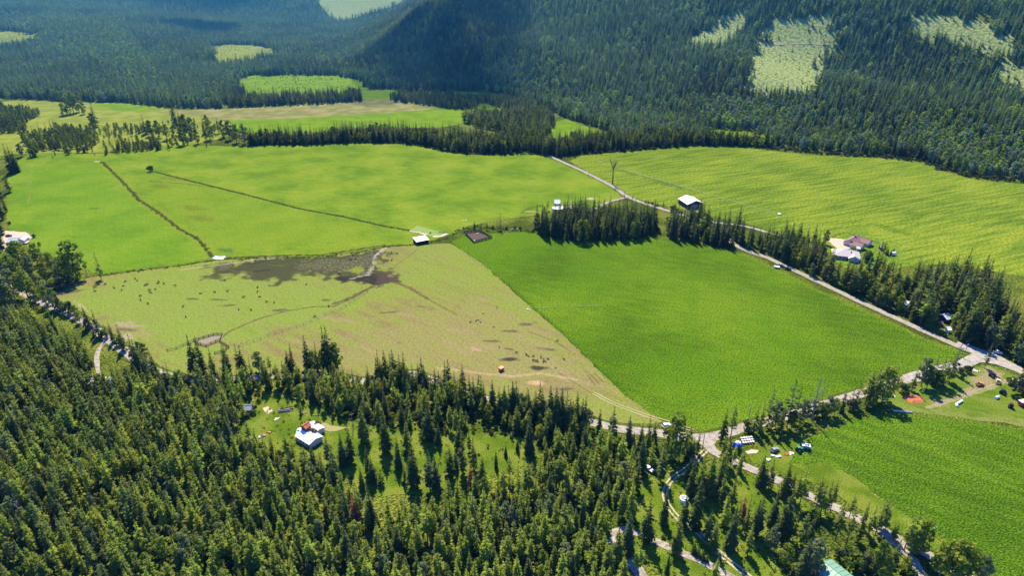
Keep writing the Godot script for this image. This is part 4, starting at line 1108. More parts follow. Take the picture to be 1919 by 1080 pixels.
	var wl := thing("wrapped_bale", "short white wrapped bale on the lawn between the two dark tractors", "bale", v3(Vector2(242.6, -283.7)), 0.5)
	cyl("wrap", 0.75, 0.75, 2.4, Vector3(0, 0.7, 0), M.white_paint, wl, Vector3(0, 0, PI / 2), 12)
	cyl("end", 0.7, 0.6, 0.2, Vector3(1.25, 0.7, 0), M.wall_white, wl, Vector3(0, 0, PI / 2), 12)
	# white topped boxes in three rows
	var first: Node3D
	var rows := ["far row", "middle row", "near row"]
	var cols := ["leftmost", "second", "third", "fourth", "rightmost"]
	var a := Vector2(105.0, -251.4)
	var ex := (Vector2(109.7, -252.2) - a) / 4.0
	var ey := (Vector2(107.6, -248.8) - Vector2(108.5, -252.2)) / 2.0
	for j in 3:
		for i in 5:
			var q := a + ex * i + ey * j + ex * 0.35 * j
			var t: Node3D
			if first == null:
				t = thing("wooden_box", "", "box", v3(q), turn_of(a, a + ex), "brown boxes with white lids by the roadside")
				box("box", Vector3(0.8, 0.9, 0.75), Vector3(0, 0.45, 0), M.wood_brown, t)
				box("lid", Vector3(0.88, 0.18, 0.8), Vector3(0, 0.98, 0), M.white_paint, t)
				first = t
			else:
				t = first.duplicate()
				t.name = numbered("wooden_box")
				add_child(t)
				t.position = v3(q)
			t.set_meta("label", "%s brown box with a white lid in the %s beside the blue tarp" % [cols[i], rows[j]])

func wheel_line(label: String, p: PackedVector2Array, dia: float, m: Material) -> void:
	var t := thing("sprinkler_pipe", label, "sprinkler", v3(p[0]))
	for s in p.size() - 1:
		var a := p[s] - p[0]
		var b := p[s + 1] - p[0]
		var mid := (a + b) / 2.0
		box("pipe", Vector3(a.distance_to(b), 0.16, 0.16), Vector3(mid.x, dia / 2.0, mid.y), m, t, Vector3(0, turn_of(a, b), 0))
		var n := maxi(2, int(a.distance_to(b) / 12.0))
		for i in n:
			var q := a.lerp(b, (i + 0.5) / n)
			var tm := TorusMesh.new()
			if not cyls.has(["ring", dia]):
				tm.outer_radius = dia / 2.0
				tm.inner_radius = dia / 2.0 - 0.14
				tm.rings = 12
				tm.ring_segments = 4
				cyls[["ring", dia]] = tm
			put("wheel", cyls[["ring", dia]], m, t, Vector3(q.x, dia / 2.0, q.y), Vector3(0, turn_of(a, b), PI / 2))

# ------------------------------------------------------------------ vehicles
func extrude(side: PackedVector2Array, width: float) -> ArrayMesh:   # a side outline (x along, y up) given a width
	var v := PackedVector3Array()
	var idx := Geometry2D.triangulate_polygon(side)
	for s in [-1.0, 1.0]:
		for i in range(0, idx.size(), 3):
			var q := []
			for k in 3:
				var p := side[idx[i + k]]
				q.append(Vector3(p.x, p.y, s * width / 2.0))
			tri(v, q[0], q[1], q[2], Vector3(0, 0, s))
	var mid := Vector2.ZERO
	for p in side:
		mid += p / side.size()
	for i in side.size():
		var a := side[i]
		var b := side[(i + 1) % side.size()]
		var out := Vector3(b.y - a.y, a.x - b.x, 0)
		var m2 := (a + b) / 2.0 - mid
		if out.x * m2.x + out.y * m2.y < 0:
			out = -out
		face(v, Vector3(a.x, a.y, -width / 2.0), Vector3(b.x, b.y, -width / 2.0), Vector3(b.x, b.y, width / 2.0), Vector3(a.x, a.y, width / 2.0), out)
	return soup(v)

func wheel(t: Node3D, x: float, z: float, r: float, w: float) -> void:
	var o := cyl("wheel", r, r, w, Vector3(x, r, z), M.tyre, t, Vector3(PI / 2, 0, 0), 14)
	cyl("rim", r * 0.55, r * 0.55, w + 0.02, Vector3.ZERO, M.steel, o, Vector3.ZERO, 10)

func car(label: String, at: Vector2, turn: float, m: Material, pickup := false) -> void:
	var t := thing("pickup_truck" if pickup else "parked_car", label, "truck" if pickup else "car", v3(at, 0.3), turn)
	put("body", extrude(PackedVector2Array([Vector2(-2.2, 0.35), Vector2(2.2, 0.35), Vector2(2.3, 0.7), Vector2(2.1, 0.95), Vector2(1.0, 1.02), Vector2(-2.15, 1.02), Vector2(-2.25, 0.7)]), 1.8), m, t)
	if pickup:
		put("cabin", extrude(PackedVector2Array([Vector2(1.0, 1.0), Vector2(0.4, 1.68), Vector2(-0.6, 1.68), Vector2(-0.75, 1.0)]), 1.6), M.glass_dark, t)
		box("roof", Vector3(1.1, 0.06, 1.62), Vector3(-0.1, 1.7, 0), m, t)
		box("cargo_bed", Vector3(1.35, 0.05, 1.6), Vector3(-1.45, 1.04, 0), M.tyre, t)
	else:
		put("cabin", extrude(PackedVector2Array([Vector2(1.05, 1.0), Vector2(0.35, 1.5), Vector2(-1.4, 1.5), Vector2(-2.05, 1.0)]), 1.55), M.glass_dark, t)
		box("roof", Vector3(1.7, 0.06, 1.57), Vector3(-0.52, 1.52, 0), m, t)
	for x in [-1.35, 1.4]:
		for z in [-0.82, 0.82]:
			wheel(t, x, z, 0.34, 0.24)
	for z in [-0.6, 0.6]:
		box("headlight", Vector3(0.05, 0.16, 0.34), Vector3(2.26, 0.76, z), M.white_paint, t)

func tractor(label: String, at: Vector2, turn: float, m: Material) -> void:
	var t := thing("tractor", label, "tractor", v3(at, 0.1), turn)
	put("hood", extrude(PackedVector2Array([Vector2(0.1, 0.75), Vector2(1.9, 0.75), Vector2(1.9, 1.35), Vector2(1.6, 1.5), Vector2(0.1, 1.6)]), 0.8), m, t)
	box("cab", Vector3(1.3, 1.1, 1.3), Vector3(-0.6, 1.95, 0), M.glass_dark, t)
	box("roof", Vector3(1.5, 0.14, 1.5), Vector3(-0.6, 2.56, 0), m, t)
	box("chassis", Vector3(2.6, 0.5, 0.9), Vector3(-0.1, 0.9, 0), M.tyre, t)
	for z in [-0.85, 0.85]:
		wheel(t, -0.75, z, 0.85, 0.45)
		wheel(t, 1.35, z * 0.9, 0.5, 0.3)
	for z in [-1.0, 1.0]:
		box("fender", Vector3(1.2, 0.08, 0.45), Vector3(-0.75, 1.72, z * 0.85), m, t)

func trailer(called: String, label: String, cat: String, at: Vector2, turn: float, l: float, w: float, h: float, m: Material, top: Material) -> void:
	var t := thing(called, label, cat, v3(at, 0.1), turn)
	box("body", Vector3(l, h, w), Vector3(0, 0.6 + h / 2.0, 0), m, t)
	put("roof", quad_slab(Vector3(-l / 2 - 0.1, 0.62 + h + 0.12, -w / 2 - 0.1), Vector3(l / 2 + 0.1, 0.62 + h + 0.12, -w / 2 - 0.1), Vector3(l / 2 + 0.1, 0.62 + h + 0.05, w / 2 + 0.1), Vector3(-l / 2 - 0.1, 0.62 + h + 0.05, w / 2 + 0.1), 0.1), top, t)
	box("hitch", Vector3(1.2, 0.12, 0.12), Vector3(l / 2 + 0.6, 0.55, 0), M.wall_grey, t)
	box("door", Vector3(0.9, h * 0.75, 0.06), Vector3(l * 0.2, 0.7 + h * 0.4, w / 2 + 0.02), M.wall_grey, t)
	for z in [-w / 2 + 0.1, w / 2 - 0.1]:
		for x in [-0.5, 0.5]:
			wheel(t, x, z, 0.38, 0.25)

func vehicles() -> void:
	trailer("feed_wagon", "bright red feed wagon standing alone in the pale pasture", "wagon", Vector2(-5.7, -309.2), 0.75, 2.6, 1.9, 1.3, M.red_paint, plain("red_canvas", lin(0.80, 0.17, 0.09), 0.6))
	car("white car parked in deep tree shade beside the looping drive", Vector2(58.9, -230.5), -0.9, M.white_paint)
	car("dark grey car parked alone on the lawn among junk by the lush field", Vector2(117.4, -243.2), 0.5, M.grey_car)
	car("dark car parked on the verge of the east road beside the hay field", Vector2(194.4, -439.3), -0.5, M.dark_car)
	car("grey car parked on the east road side next to the dark one", Vector2(191.8, -444.8), -0.5, M.grey_car)
	trailer("boat_trailer", "low white covered trailer at the hay field edge beside the parked cars", "trailer", Vector2(187.4, -442.0), -0.45, 3.6, 1.8, 0.7, M.white_paint, M.white_paint)
	trailer("camper", "small white camper trailer standing between the two houses on the right", "trailer", Vector2(259.0, -473.1), 1.2, 4.2, 2.2, 2.0, M.wall_grey, M.white_paint)
	tractor("green tractor parked at the corner of the lush field", Vector2(128.4, -243.2), 0.3, M.green_paint)
	trailer("stock_trailer", "white trailer with a tilted roof at the corner of the lush field", "trailer", Vector2(132.0, -245.0), -0.3, 3.4, 1.9, 1.3, M.wall_grey, M.white_paint)
	tractor("dark tractor on the lawn below the white awning", Vector2(248.3, -287.9), 0.4, M.dark_car)
	tractor("dark reddish tractor on the lawn nearest the lush field", Vector2(244.6, -276.5), 1.0, plain("dark_red", lin(0.10, 0.03, 0.02), 0.5))
	tractor("dark tractor on the bare yard under the lone thin conifer", Vector2(252.7, -303.5), 0.2, M.dark_car)
	trailer("camper", "red and white camper trailer at the right edge of the lawn", "trailer", Vector2(251.6, -277.9), 0.2, 4.6, 2.2, 2.0, M.red_paint, M.white_paint)
	trailer("camper", "big white awning trailer at the right edge beside the pale road", "trailer", Vector2(258.7, -295.6), -0.5, 5.6, 3.0, 1.8, M.wall_white, M.white_paint)
	car("red pickup on the bare yard near the orange barrel", Vector2(241.0, -295.1), 0.3, plain("orange_paint", lin(0.6, 0.16, 0.03), 0.5), true)
	car("pale pickup in the bare yard beside the lawn edge", Vector2(252.0, -297.5), 0.9, plain("tan_paint", lin(0.62, 0.52, 0.38), 0.5), true)
	car("pale blue truck in tree shade at the pale road junction", Vector2(265.1, -323.7), -0.5, plain("pale_blue_paint", lin(0.30, 0.42, 0.55), 0.4), true)
	car("white truck in tree shade beside the pale blue one", Vector2(270.2, -326.6), -0.6, M.white_paint, true)
	car("dark car in the yard left of the pale blue house", Vector2(-396.0, -502.2), 0.2, M.dark_car)
	car("black car beside the door of the pale blue house", Vector2(-384.7, -485.7), 0.1, M.dark_car)
	car("white car half hidden under the broadleaf near the farm drive junction", Vector2(72.4, -260.9), 0.4, M.white_paint)
	# blue tarp over a load
	var b := thing("tarp_pile", "load covered with blue and white tarps beside the white-lidded boxes", "tarp", v3(Vector2(102.0, -247.6)), 0.2)
	var hn := noise(81, 0.5, 3)
	for e in [[Vector3(-0.8, 0, 0.4), M.blue_tarp, 1.7], [Vector3(1.0, 0, -0.9), M.white_paint, 1.5], [Vector3(0.9, 0, 0.8), M.blue_tarp, 1.2]]:
		var v := PackedVector3Array()
		for i in 14:
			for k in 4:
				var q := []
				for d in [[i, k], [i + 1, k], [i + 1, k + 1], [i, k + 1]]:
					var an: float = TAU * (d[0] % 14) / 14.0
					var r: float = d[1] / 4.0 * e[2]
					var p2 := Vector2(cos(an), sin(an)) * r
					q.append(Vector3(p2.x, maxf(0.02, 1.3 * sqrt(maxf(0.0, 1.0 - pow(d[1] / 4.0, 2.0))) + 0.5 * hn.get_noise_2d(p2.x * 3.0 + e[2] * 9.0, p2.y * 3.0)), p2.y))
				face(v, q[0], q[1], q[2], q[3], Vector3.UP)
		put("tarp", soup(v), e[1], b, e[0])
	for e in [["white board pile on the lawn nearest the south road", Vector2(112.8, -237.4), ["white_paint", "wall_white"], 3], ["group of white drums and tubs on the lawn by the lush field", Vector2(115.8, -239.9), ["white_paint", "wall_grey", "white_paint"], 6], ["black and white tubs right of the white drums", Vector2(117.7, -239.2), ["tyre", "white_paint"], 4], ["red farm implement lying between the tubs and the green tractor", Vector2(121.6, -241.0), ["red_paint", "red_paint", "wood_brown"], 4], ["small white sacks right of the red implement", Vector2(124.0, -241.7), ["white_paint"], 3], ["white sheet lying on the lawn near the orange soil heap", Vector2(191.7, -284.7), ["white_paint"], 2]]:
		scrap("yard_junk", e[0], e[1], e[3], 1.7, e[2])

# ------------------------------------------------------------------ cattle: one continuous body each
func smin(a: float, b: float, k: float) -> float:
	var h := clampf(0.5 + 0.5 * (b - a) / k, 0.0, 1.0)
	return lerpf(b, a, h) - k * h * (1.0 - h)

func cow_mesh(grazing: bool, lying: bool) -> ArrayMesh:
	var y := 1.0 if not lying else 0.45
	var bones := [[Vector3(-0.75, y, 0), Vector3(0.0, y - 0.04, 0), 0.34, 0.40], [Vector3(0.0, y - 0.04, 0), Vector3(0.62, y + 0.02, 0), 0.40, 0.33]]
	var head := Vector3(1.45, 0.28, 0.05) if grazing else Vector3(1.28, y + 0.38, 0.1)
	bones.append([Vector3(0.7, y + 0.08, 0), head + Vector3(-0.2, 0.1, 0), 0.24, 0.13])
	bones.append([head + Vector3(-0.2, 0.1, 0), head + Vector3(0.22, -0.12, 0), 0.14, 0.085])
	bones.append([Vector3(-1.05, y + 0.18, 0), Vector3(-1.15, y - 0.55, 0), 0.05, 0.04])
	for s in [-1.0, 1.0]:
		bones.append([head + Vector3(-0.2, 0.17, s * 0.1), head + Vector3(-0.24, 0.2, s * 0.25), 0.05, 0.04])
		if lying:
			bones.append([Vector3(0.5, 0.3, s * 0.25), Vector3(0.9, 0.12, s * 0.3), 0.13, 0.08])
			bones.append([Vector3(-0.7, 0.3, s * 0.3), Vector3(-0.2, 0.12, s * 0.45), 0.17, 0.08])
		else:
			bones.append([Vector3(0.55, 0.85, s * 0.2), Vector3(0.57, 0.42, s * 0.2), 0.15, 0.085])
			bones.append([Vector3(0.57, 0.42, s * 0.2), Vector3(0.55, 0.05, s * 0.2), 0.085, 0.065])
			bones.append([Vector3(-0.75, 0.9, s * 0.2), Vector3(-0.66, 0.55, s * 0.22), 0.2, 0.1])
			bones.append([Vector3(-0.66, 0.55, s * 0.22), Vector3(-0.86, 0.42, s * 0.22), 0.1, 0.07])
			bones.append([Vector3(-0.86, 0.42, s * 0.22), Vector3(-0.8, 0.05, s * 0.22), 0.07, 0.065])
	return nets(bones, Vector3(-1.35, -0.04, -0.6), Vector3(1.85, 1.75, 0.6), 0.075)

func nets(bones: Array, lo: Vector3, hi: Vector3, cell: float) -> ArrayMesh:
	var n := Vector3i(((hi - lo) / cell).ceil())
	var d := PackedFloat32Array()
	d.resize((n.x + 1) * (n.y + 1) * (n.z + 1))
	var sx := (n.y + 1) * (n.z + 1)
	var sy := n.z + 1
	for i in n.x + 1:
		for j in n.y + 1:
			for k in n.z + 1:
				var p := lo + Vector3(i, j, k) * cell
				var best := 9.0
				for b in bones:
					var a: Vector3 = b[0]
					var ab: Vector3 = b[1] - a
					var t := clampf((p - a).dot(ab) / ab.length_squared(), 0.0, 1.0)
					best = smin(best, (p - a - ab * t).length() - lerpf(b[2], b[3], t), 0.08)
				d[i * sx + j * sy + k] = best
	var at := {}
	for i in n.x:
		for j in n.y:
			for k in n.z:
				var o := i * sx + j * sy + k
				var neg := 0
				var sum := Vector3.ZERO
				var cnt := 0
				for e in [[0, 0, 0, 1, 0, 0], [0, 1, 0, 1, 1, 0], [0, 0, 1, 1, 0, 1], [0, 1, 1, 1, 1, 1], [0, 0, 0, 0, 1, 0], [1, 0, 0, 1, 1, 0], [0, 0, 1, 0, 1, 1], [1, 0, 1, 1, 1, 1], [0, 0, 0, 0, 0, 1], [1, 0, 0, 1, 0, 1], [0, 1, 0, 0, 1, 1], [1, 1, 0, 1, 1, 1]]:
					var p: float = d[o + e[0] * sx + e[1] * sy + e[2]]
					var q: float = d[o + e[3] * sx + e[4] * sy + e[5]]
					if (p < 0.0) != (q < 0.0):
						sum += Vector3(e[0], e[1], e[2]).lerp(Vector3(e[3], e[4], e[5]), p / (p - q))
						cnt += 1
				if cnt:
					at[Vector3i(i, j, k)] = lo + (Vector3(i, j, k) + sum / cnt) * cell
	var v := PackedVector3Array()
	for c in at:
		var o: int = c.x * sx + c.y * sy + c.z
		for ax in 3:
			var u: int = [sx, sy, 1][ax]
			var p: float = d[o]
			var q: float = d[o + u]
			if (p < 0.0) == (q < 0.0):
				continue
			var s1: Vector3i = [Vector3i(0, 1, 0), Vector3i(0, 0, 1), Vector3i(1, 0, 0)][ax]
			var s2: Vector3i = [Vector3i(0, 0, 1), Vector3i(1, 0, 0), Vector3i(0, 1, 0)][ax]
			if not (at.has(c - s1) and at.has(c - s2) and at.has(c - s1 - s2)):
				continue
			var out: Vector3 = Vector3([Vector3i(1, 0, 0), Vector3i(0, 1, 0), Vector3i(0, 0, 1)][ax]) * (1.0 if p < 0.0 else -1.0)
			face(v, at[c], at[c - s1], at[c - s1 - s2], at[c - s2], out)
	return soup(v)

func cattle() -> void:
	var shapes := [cow_mesh(true, false), cow_mesh(false, false), cow_mesh(false, true)]
	var hides := [M.black_hide, M.black_hide, plain("brown_hide", lin(0.05, 0.022, 0.012), 0.8)]
	var pose := ["grazing", "standing", "lying down"]
	var herds := [
		["left pasture", [-273.7, -415.0, -274.7, -404.4, -264.6, -409.2, -257.9, -406.0, -260.2, -412.5, -262.1, -419.2, -257.7, -423.4, -255.0, -420.8, -245.9, -413.3, -245.3, -415.0, -238.8, -416.6, -239.6, -419.2, -234.5, -415.8, -239.6, -406.0, -236.4, -407.6, -237.0, -402.1, -241.3, -397.4, -238.7, -392.0, -231.4, -386.8, -225.5, -412.5, -204.0, -401.3, -195.2, -402.9, -187.4, -404.4, -195.3, -420.8, -173.8, -395.8, -169.5, -410.1, -167.4, -403.6, -163.7, -396.6, -156.7, -389.0, -151.7, -388.3, -138.4, -415.0, -120.8, -369.0, -207.1, -382.4, -199.7, -369.0, -162.9, -378.1, -170.8, -378.8]],
		["wet ground by the ditch", [-185.8, -454.2, -178.7, -456.1, -91.8, -464.0, -89.6, -470.0, -85.2, -467.0, -87.3, -455.2, -113.9, -468.0, -117.4, -464.0, -114.0, -457.1, -117.3, -456.1, -119.8, -431.2, -115.7, -383.1]],
		["right pasture", [-25.2, -362.2, -20.4, -364.9, -21.7, -364.2, -19.0, -362.2, -10.8, -356.3, -17.8, -373.1, -9.4, -381.0, -7.2, -332.9, 2.4, -327.1, 8.0, -324.9, 9.2, -323.2, 11.8, -323.2, 11.7, -318.8, 13.4, -318.2, 14.0, -317.7, 17.2, -317.7, 18.4, -317.7, 15.9, -322.1, 17.3, -320.4, 19.6, -320.4, 28.4, -319.9, 23.5, -311.3, 26.1, -340.0]]]
	for h in herds:
		var p := poly(h[1])
		var order := range(p.size())
		order.sort_custom(func(x, y): return p[x].x / -p[x].y < p[y].x / -p[y].y)
		for rank in order.size():
			var q: Vector2 = p[order[rank]]
			var k := 0 if rng.randf() < 0.6 else (1 if rng.randf() < 0.6 else 2)
			var big := 1.0 if h[0] != "right pasture" or rng.randf() < 0.3 else rng.randf_range(0.6, 0.9)
			var hide: int = [0, 0, 1, 0, 2][rng.randi() % 5]
			var o := put(numbered("cow"), shapes[k], hides[hide], self, v3(q, 0.13), Vector3(0, rng.randf() * TAU, 0))
			o.scale = Vector3.ONE * big * 0.8
			tag(o, "%s %s %s in the %s, %s from left" % ["brown" if hide == 2 else "black", "cow" if big > 0.95 else "calf", pose[k], h[0], ordinal(rank + 1)], "cow", "cattle scattered over the pasture")

func ordinal(n: int) -> String:
	var w := ["zeroth", "first", "second", "third", "fourth", "fifth", "sixth", "seventh", "eighth", "ninth", "tenth", "eleventh", "twelfth", "thirteenth", "fourteenth", "fifteenth", "sixteenth", "seventeenth", "eighteenth", "nineteenth"]
	if n < 20:
		return w[n]
	var tens := ["", "", "twent", "thirt", "fort", "fift", "sixt", "sevent", "eight", "ninet"]
	var base := ""
	if n >= 100:
		base = ["", "one hundred and ", "two hundred and ", "three hundred and "][n / 100]
		n = n % 100
		if n == 0:
			return base.replace(" and ", "th")
		if n < 20:
			return base + w[n]
	return base + (tens[n / 10] + "ieth" if n % 10 == 0 else tens[n / 10] + "y-" + w[n % 10])

# ------------------------------------------------------------------ trees
var leaf_mat: StandardMaterial3D
var bark_mat: StandardMaterial3D
var models := {}       # kind -> array of {crown, trunk, whole, h, tone}
var trees := []        # the individual trees, to be labelled at the end
var counts := {}

func leaf(base: Color, spread: float, r: RandomNumberGenerator) -> Color:
	var k := 1.0 + r.randf_range(-spread, spread)
	var y := r.randf_range(-0.12, 0.12)
	return Color(base.r * k * (1.0 + y), base.g * k, base.b * k * (1.0 - y))

func tri3(v: PackedVector3Array, c: PackedColorArray, a: Vector3, b: Vector3, d: Vector3, col: Color) -> void:
	v.append(a)
	v.append(b)
	v.append(d)
	c.append(col)
	c.append(col)
	c.append(col)

# a conifer crown of drooping sprays in whorls
func conifer(h: float, rad: float, low: float, whorls: int, per: int, droop: float, rough: float, blunt: float, base: Color, sd: int) -> ArrayMesh:
	var r := RandomNumberGenerator.new()
	r.seed = sd
	var v := PackedVector3Array()
	var c := PackedColorArray()
	var turn := 0.0
	for i in whorls:
		var t := pow(i / float(whorls - 1), 0.92)
		var y0 := lerpf(low, h * 0.985, t)
		var prof := pow(1.0 - t, 0.74 - 0.30 * blunt) * (0.72 + 0.28 * smoothstep(0.0, 0.18, t)) + 0.035
		var n := maxi(3, int(per * (0.45 + 0.55 * (1.0 - t))))
		turn += 2.4
		for j in n:
			if r.randf() < 0.10 * rough:
				continue
			var a := turn + TAU * j / n + r.randf_range(-0.35, 0.35)
			var l := rad * prof * (1.0 + rough * r.randf_range(-0.42, 0.28))
			var y := y0 + r.randf_range(-0.3, 0.3) * h / whorls
			var dir := Vector3(cos(a), 0, sin(a))
			var side := Vector3(-dir.z, 0, dir.x)
			var dr := l * (droop + r.randf_range(-0.12, 0.12))
			var root := Vector3(0, y + 0.02 * l, 0) + dir * (l * 0.08)
			var tip := Vector3(0, y - dr + 0.10 * l * blunt, 0) + dir * l
			var mid := root.lerp(tip, 0.55) + Vector3(0, 0.07 * l, 0)
			var wd := l * r.randf_range(0.24, 0.34) + 0.10
			var lp := mid + side * wd + Vector3(0, -0.13 * l - 0.05, 0)
			var rp := mid - side * wd + Vector3(0, -0.13 * l - 0.05, 0)
			var col := leaf(base, 0.22, r)
			tri3(v, c, root, lp, mid, col)
			tri3(v, c, root, mid, rp, col)
			tri3(v, c, mid, lp, tip, leaf(base, 0.22, r))
			tri3(v, c, mid, tip, rp, col)
			if l > rad * 0.35:      # hanging side sprays that ragged the outline
				for s in [-1.0, 1.0]:
					var q: Vector3 = root.lerp(tip, r.randf_range(0.5, 0.85)) + side * (s * wd * 0.7)
					var e: Vector3 = q + side * (s * l * r.randf_range(0.14, 0.3)) + dir * (l * 0.14) + Vector3(0, -l * r.randf_range(0.05, 0.22), 0)
					tri3(v, c, q, q + dir * (l * 0.22) + Vector3(0, 0.03 * l, 0), e, leaf(base, 0.25, r))
	for j in 4:
		var a := TAU * j / 4.0
		tri3(v, c, Vector3(cos(a), 0, sin(a)) * 0.22 + Vector3(0, h * 0.93, 0), Vector3(cos(a + 1.2), 0, sin(a + 1.2)) * 0.22 + Vector3(0, h * 0.93, 0), Vector3(0, h * 1.02, 0), leaf(base, 0.2, r))
	return soup(v, c)

# a broadleaf crown: lobes of small leaf clumps
func broadleaf(h: float, rad: float, low: float, lobes: int, per: int, size: float, base: Color, sd: int) -> ArrayMesh:
	var r := RandomNumberGenerator.new()
	r.seed = sd
	var v := PackedVector3Array()
	var c := PackedColorArray()
	for i in lobes:
		var t := (i + 0.5) / lobes
		var a := i * 2.4 + r.randf_range(-0.4, 0.4)
		var ring := rad * 0.55 * sin(PI * clampf(t * 0.85 + 0.12, 0.0, 1.0))
		var ctr := Vector3(cos(a) * ring, lerpf(low + rad * 0.35, h - rad * 0.42, t), sin(a) * ring)
		var lr := rad * r.randf_range(0.42, 0.62) * (1.0 - 0.25 * t)
		var tint := leaf(base, 0.14, r)
		for k in per:
			var d := Vector3(r.randfn(), r.randfn() * 0.9 + 0.15, r.randfn()).normalized()
			var p := ctr + d * lr * pow(r.randf_range(0.35, 1.0), 0.4) * Vector3(1, 0.85, 1)
			var n := (d + Vector3(r.randfn(), r.randfn() + 0.5, r.randfn()) * 0.45).normalized()
			var u := n.cross(Vector3(r.randfn(), r.randfn(), r.randfn())).normalized()
			var w := n.cross(u)
			var s := size * r.randf_range(0.6, 1.25)
			var col := leaf(tint, 0.2, r)
			tri3(v, c, p - u * s * 0.6, p + w * s * 0.55 + n * 0.12 * s, p + u * s * 0.7, col)
			tri3(v, c, p - u * s * 0.6, p + u * s * 0.7, p - w * s * 0.5 + n * 0.1 * s, col)
	return soup(v, c)

func trunk(h: float, r0: float, r1: float, col: Color, limbs: int, sd: int, limb_len := 0.2, low := 0.4) -> ArrayMesh:
	var r := RandomNumberGenerator.new()
	r.seed = sd
	var v := PackedVector3Array()
	var c := PackedColorArray()
	tube(v, c, Vector3(0, -0.4, 0), Vector3(r.randf_range(-0.1, 0.1), h, r.randf_range(-0.1, 0.1)), r0, r1, 6, col)
	for i in limbs:
		var t := r.randf_range(low, 0.93)
		var a := r.randf() * TAU
		var l := h * limb_len * r.randf_range(0.5, 1.0) * (1.15 - t)
		var p := Vector3(0, h * t, 0)
		var q := p + Vector3(cos(a) * l, l * r.randf_range(0.2, 0.9), sin(a) * l)
		tube(v, c, p, q, lerpf(r0, r1, t) * 0.5, 0.03, 4, col)
		if limb_len > 0.25:
			for k in 3:
				var e := p.lerp(q, r.randf_range(0.4, 0.95))
				tube(v, c, e, e + Vector3(r.randfn() * l * 0.3, l * r.randf_range(0.2, 0.5), r.randfn() * l * 0.3), 0.10, 0.03, 3, col)
	return soup(v, c)

func forked(h: float, col: Color) -> ArrayMesh:
	var r := RandomNumberGenerator.new()
	r.seed = 420
	var v := PackedVector3Array()
	var c := PackedColorArray()
	tube(v, c, Vector3(0, -0.4, 0), Vector3(0.2, h * 0.6, 0), 0.42, 0.28, 7, col)
	for i in 7:
		var a := TAU * i / 7.0 + r.randf() * 0.5
		var p := Vector3(0.2, h * r.randf_range(0.56, 0.62), 0)
		var q := p + Vector3(cos(a) * h * r.randf_range(0.10, 0.2), h * r.randf_range(0.2, 0.32), sin(a) * h * 0.14)
		tube(v, c, p, q, 0.2, 0.1, 5, col)
		for k in 4:
			var e := p.lerp(q, r.randf_range(0.5, 1.0))
			tube(v, c, e, e + Vector3(r.randfn() * h * 0.05, h * r.randf_range(0.06, 0.14), r.randfn() * h * 0.05), 0.09, 0.03, 4, col)
	return soup(v, c)

func tube(v: PackedVector3Array, c: PackedColorArray, a: Vector3, b: Vector3, r0: float, r1: float, seg: int, col: Color) -> void:
	var d := (b - a).normalized()
	var u := d.cross(Vector3(0.3, 0.1, 0.9)).normalized()
	var w := d.cross(u)
	for i in seg:
		var p := u * cos(TAU * i / seg) + w * sin(TAU * i / seg)
		var q := u * cos(TAU * (i + 1) / seg) + w * sin(TAU * (i + 1) / seg)
		face(v, a + p * r0, a + q * r0, b + q * r1, b + p * r1, p + q)
		for k in 6:
			c.append(col)

func add_model(kind: String, crown: ArrayMesh, tr: ArrayMesh, h: float, tone: String) -> void:
	var whole := ArrayMesh.new()
	if crown:
		whole.add_surface_from_arrays(Mesh.PRIMITIVE_TRIANGLES, crown.surface_get_arrays(0))
		whole.surface_set_material(0, leaf_mat)
	if tr:
		whole.add_surface_from_arrays(Mesh.PRIMITIVE_TRIANGLES, tr.surface_get_arrays(0))
		whole.surface_set_material(whole.get_surface_count() - 1, bark_mat)
	if not models.has(kind):
		models[kind] = []
	models[kind].append({"crown": crown, "trunk": tr, "whole": whole, "h": h, "tone": tone})

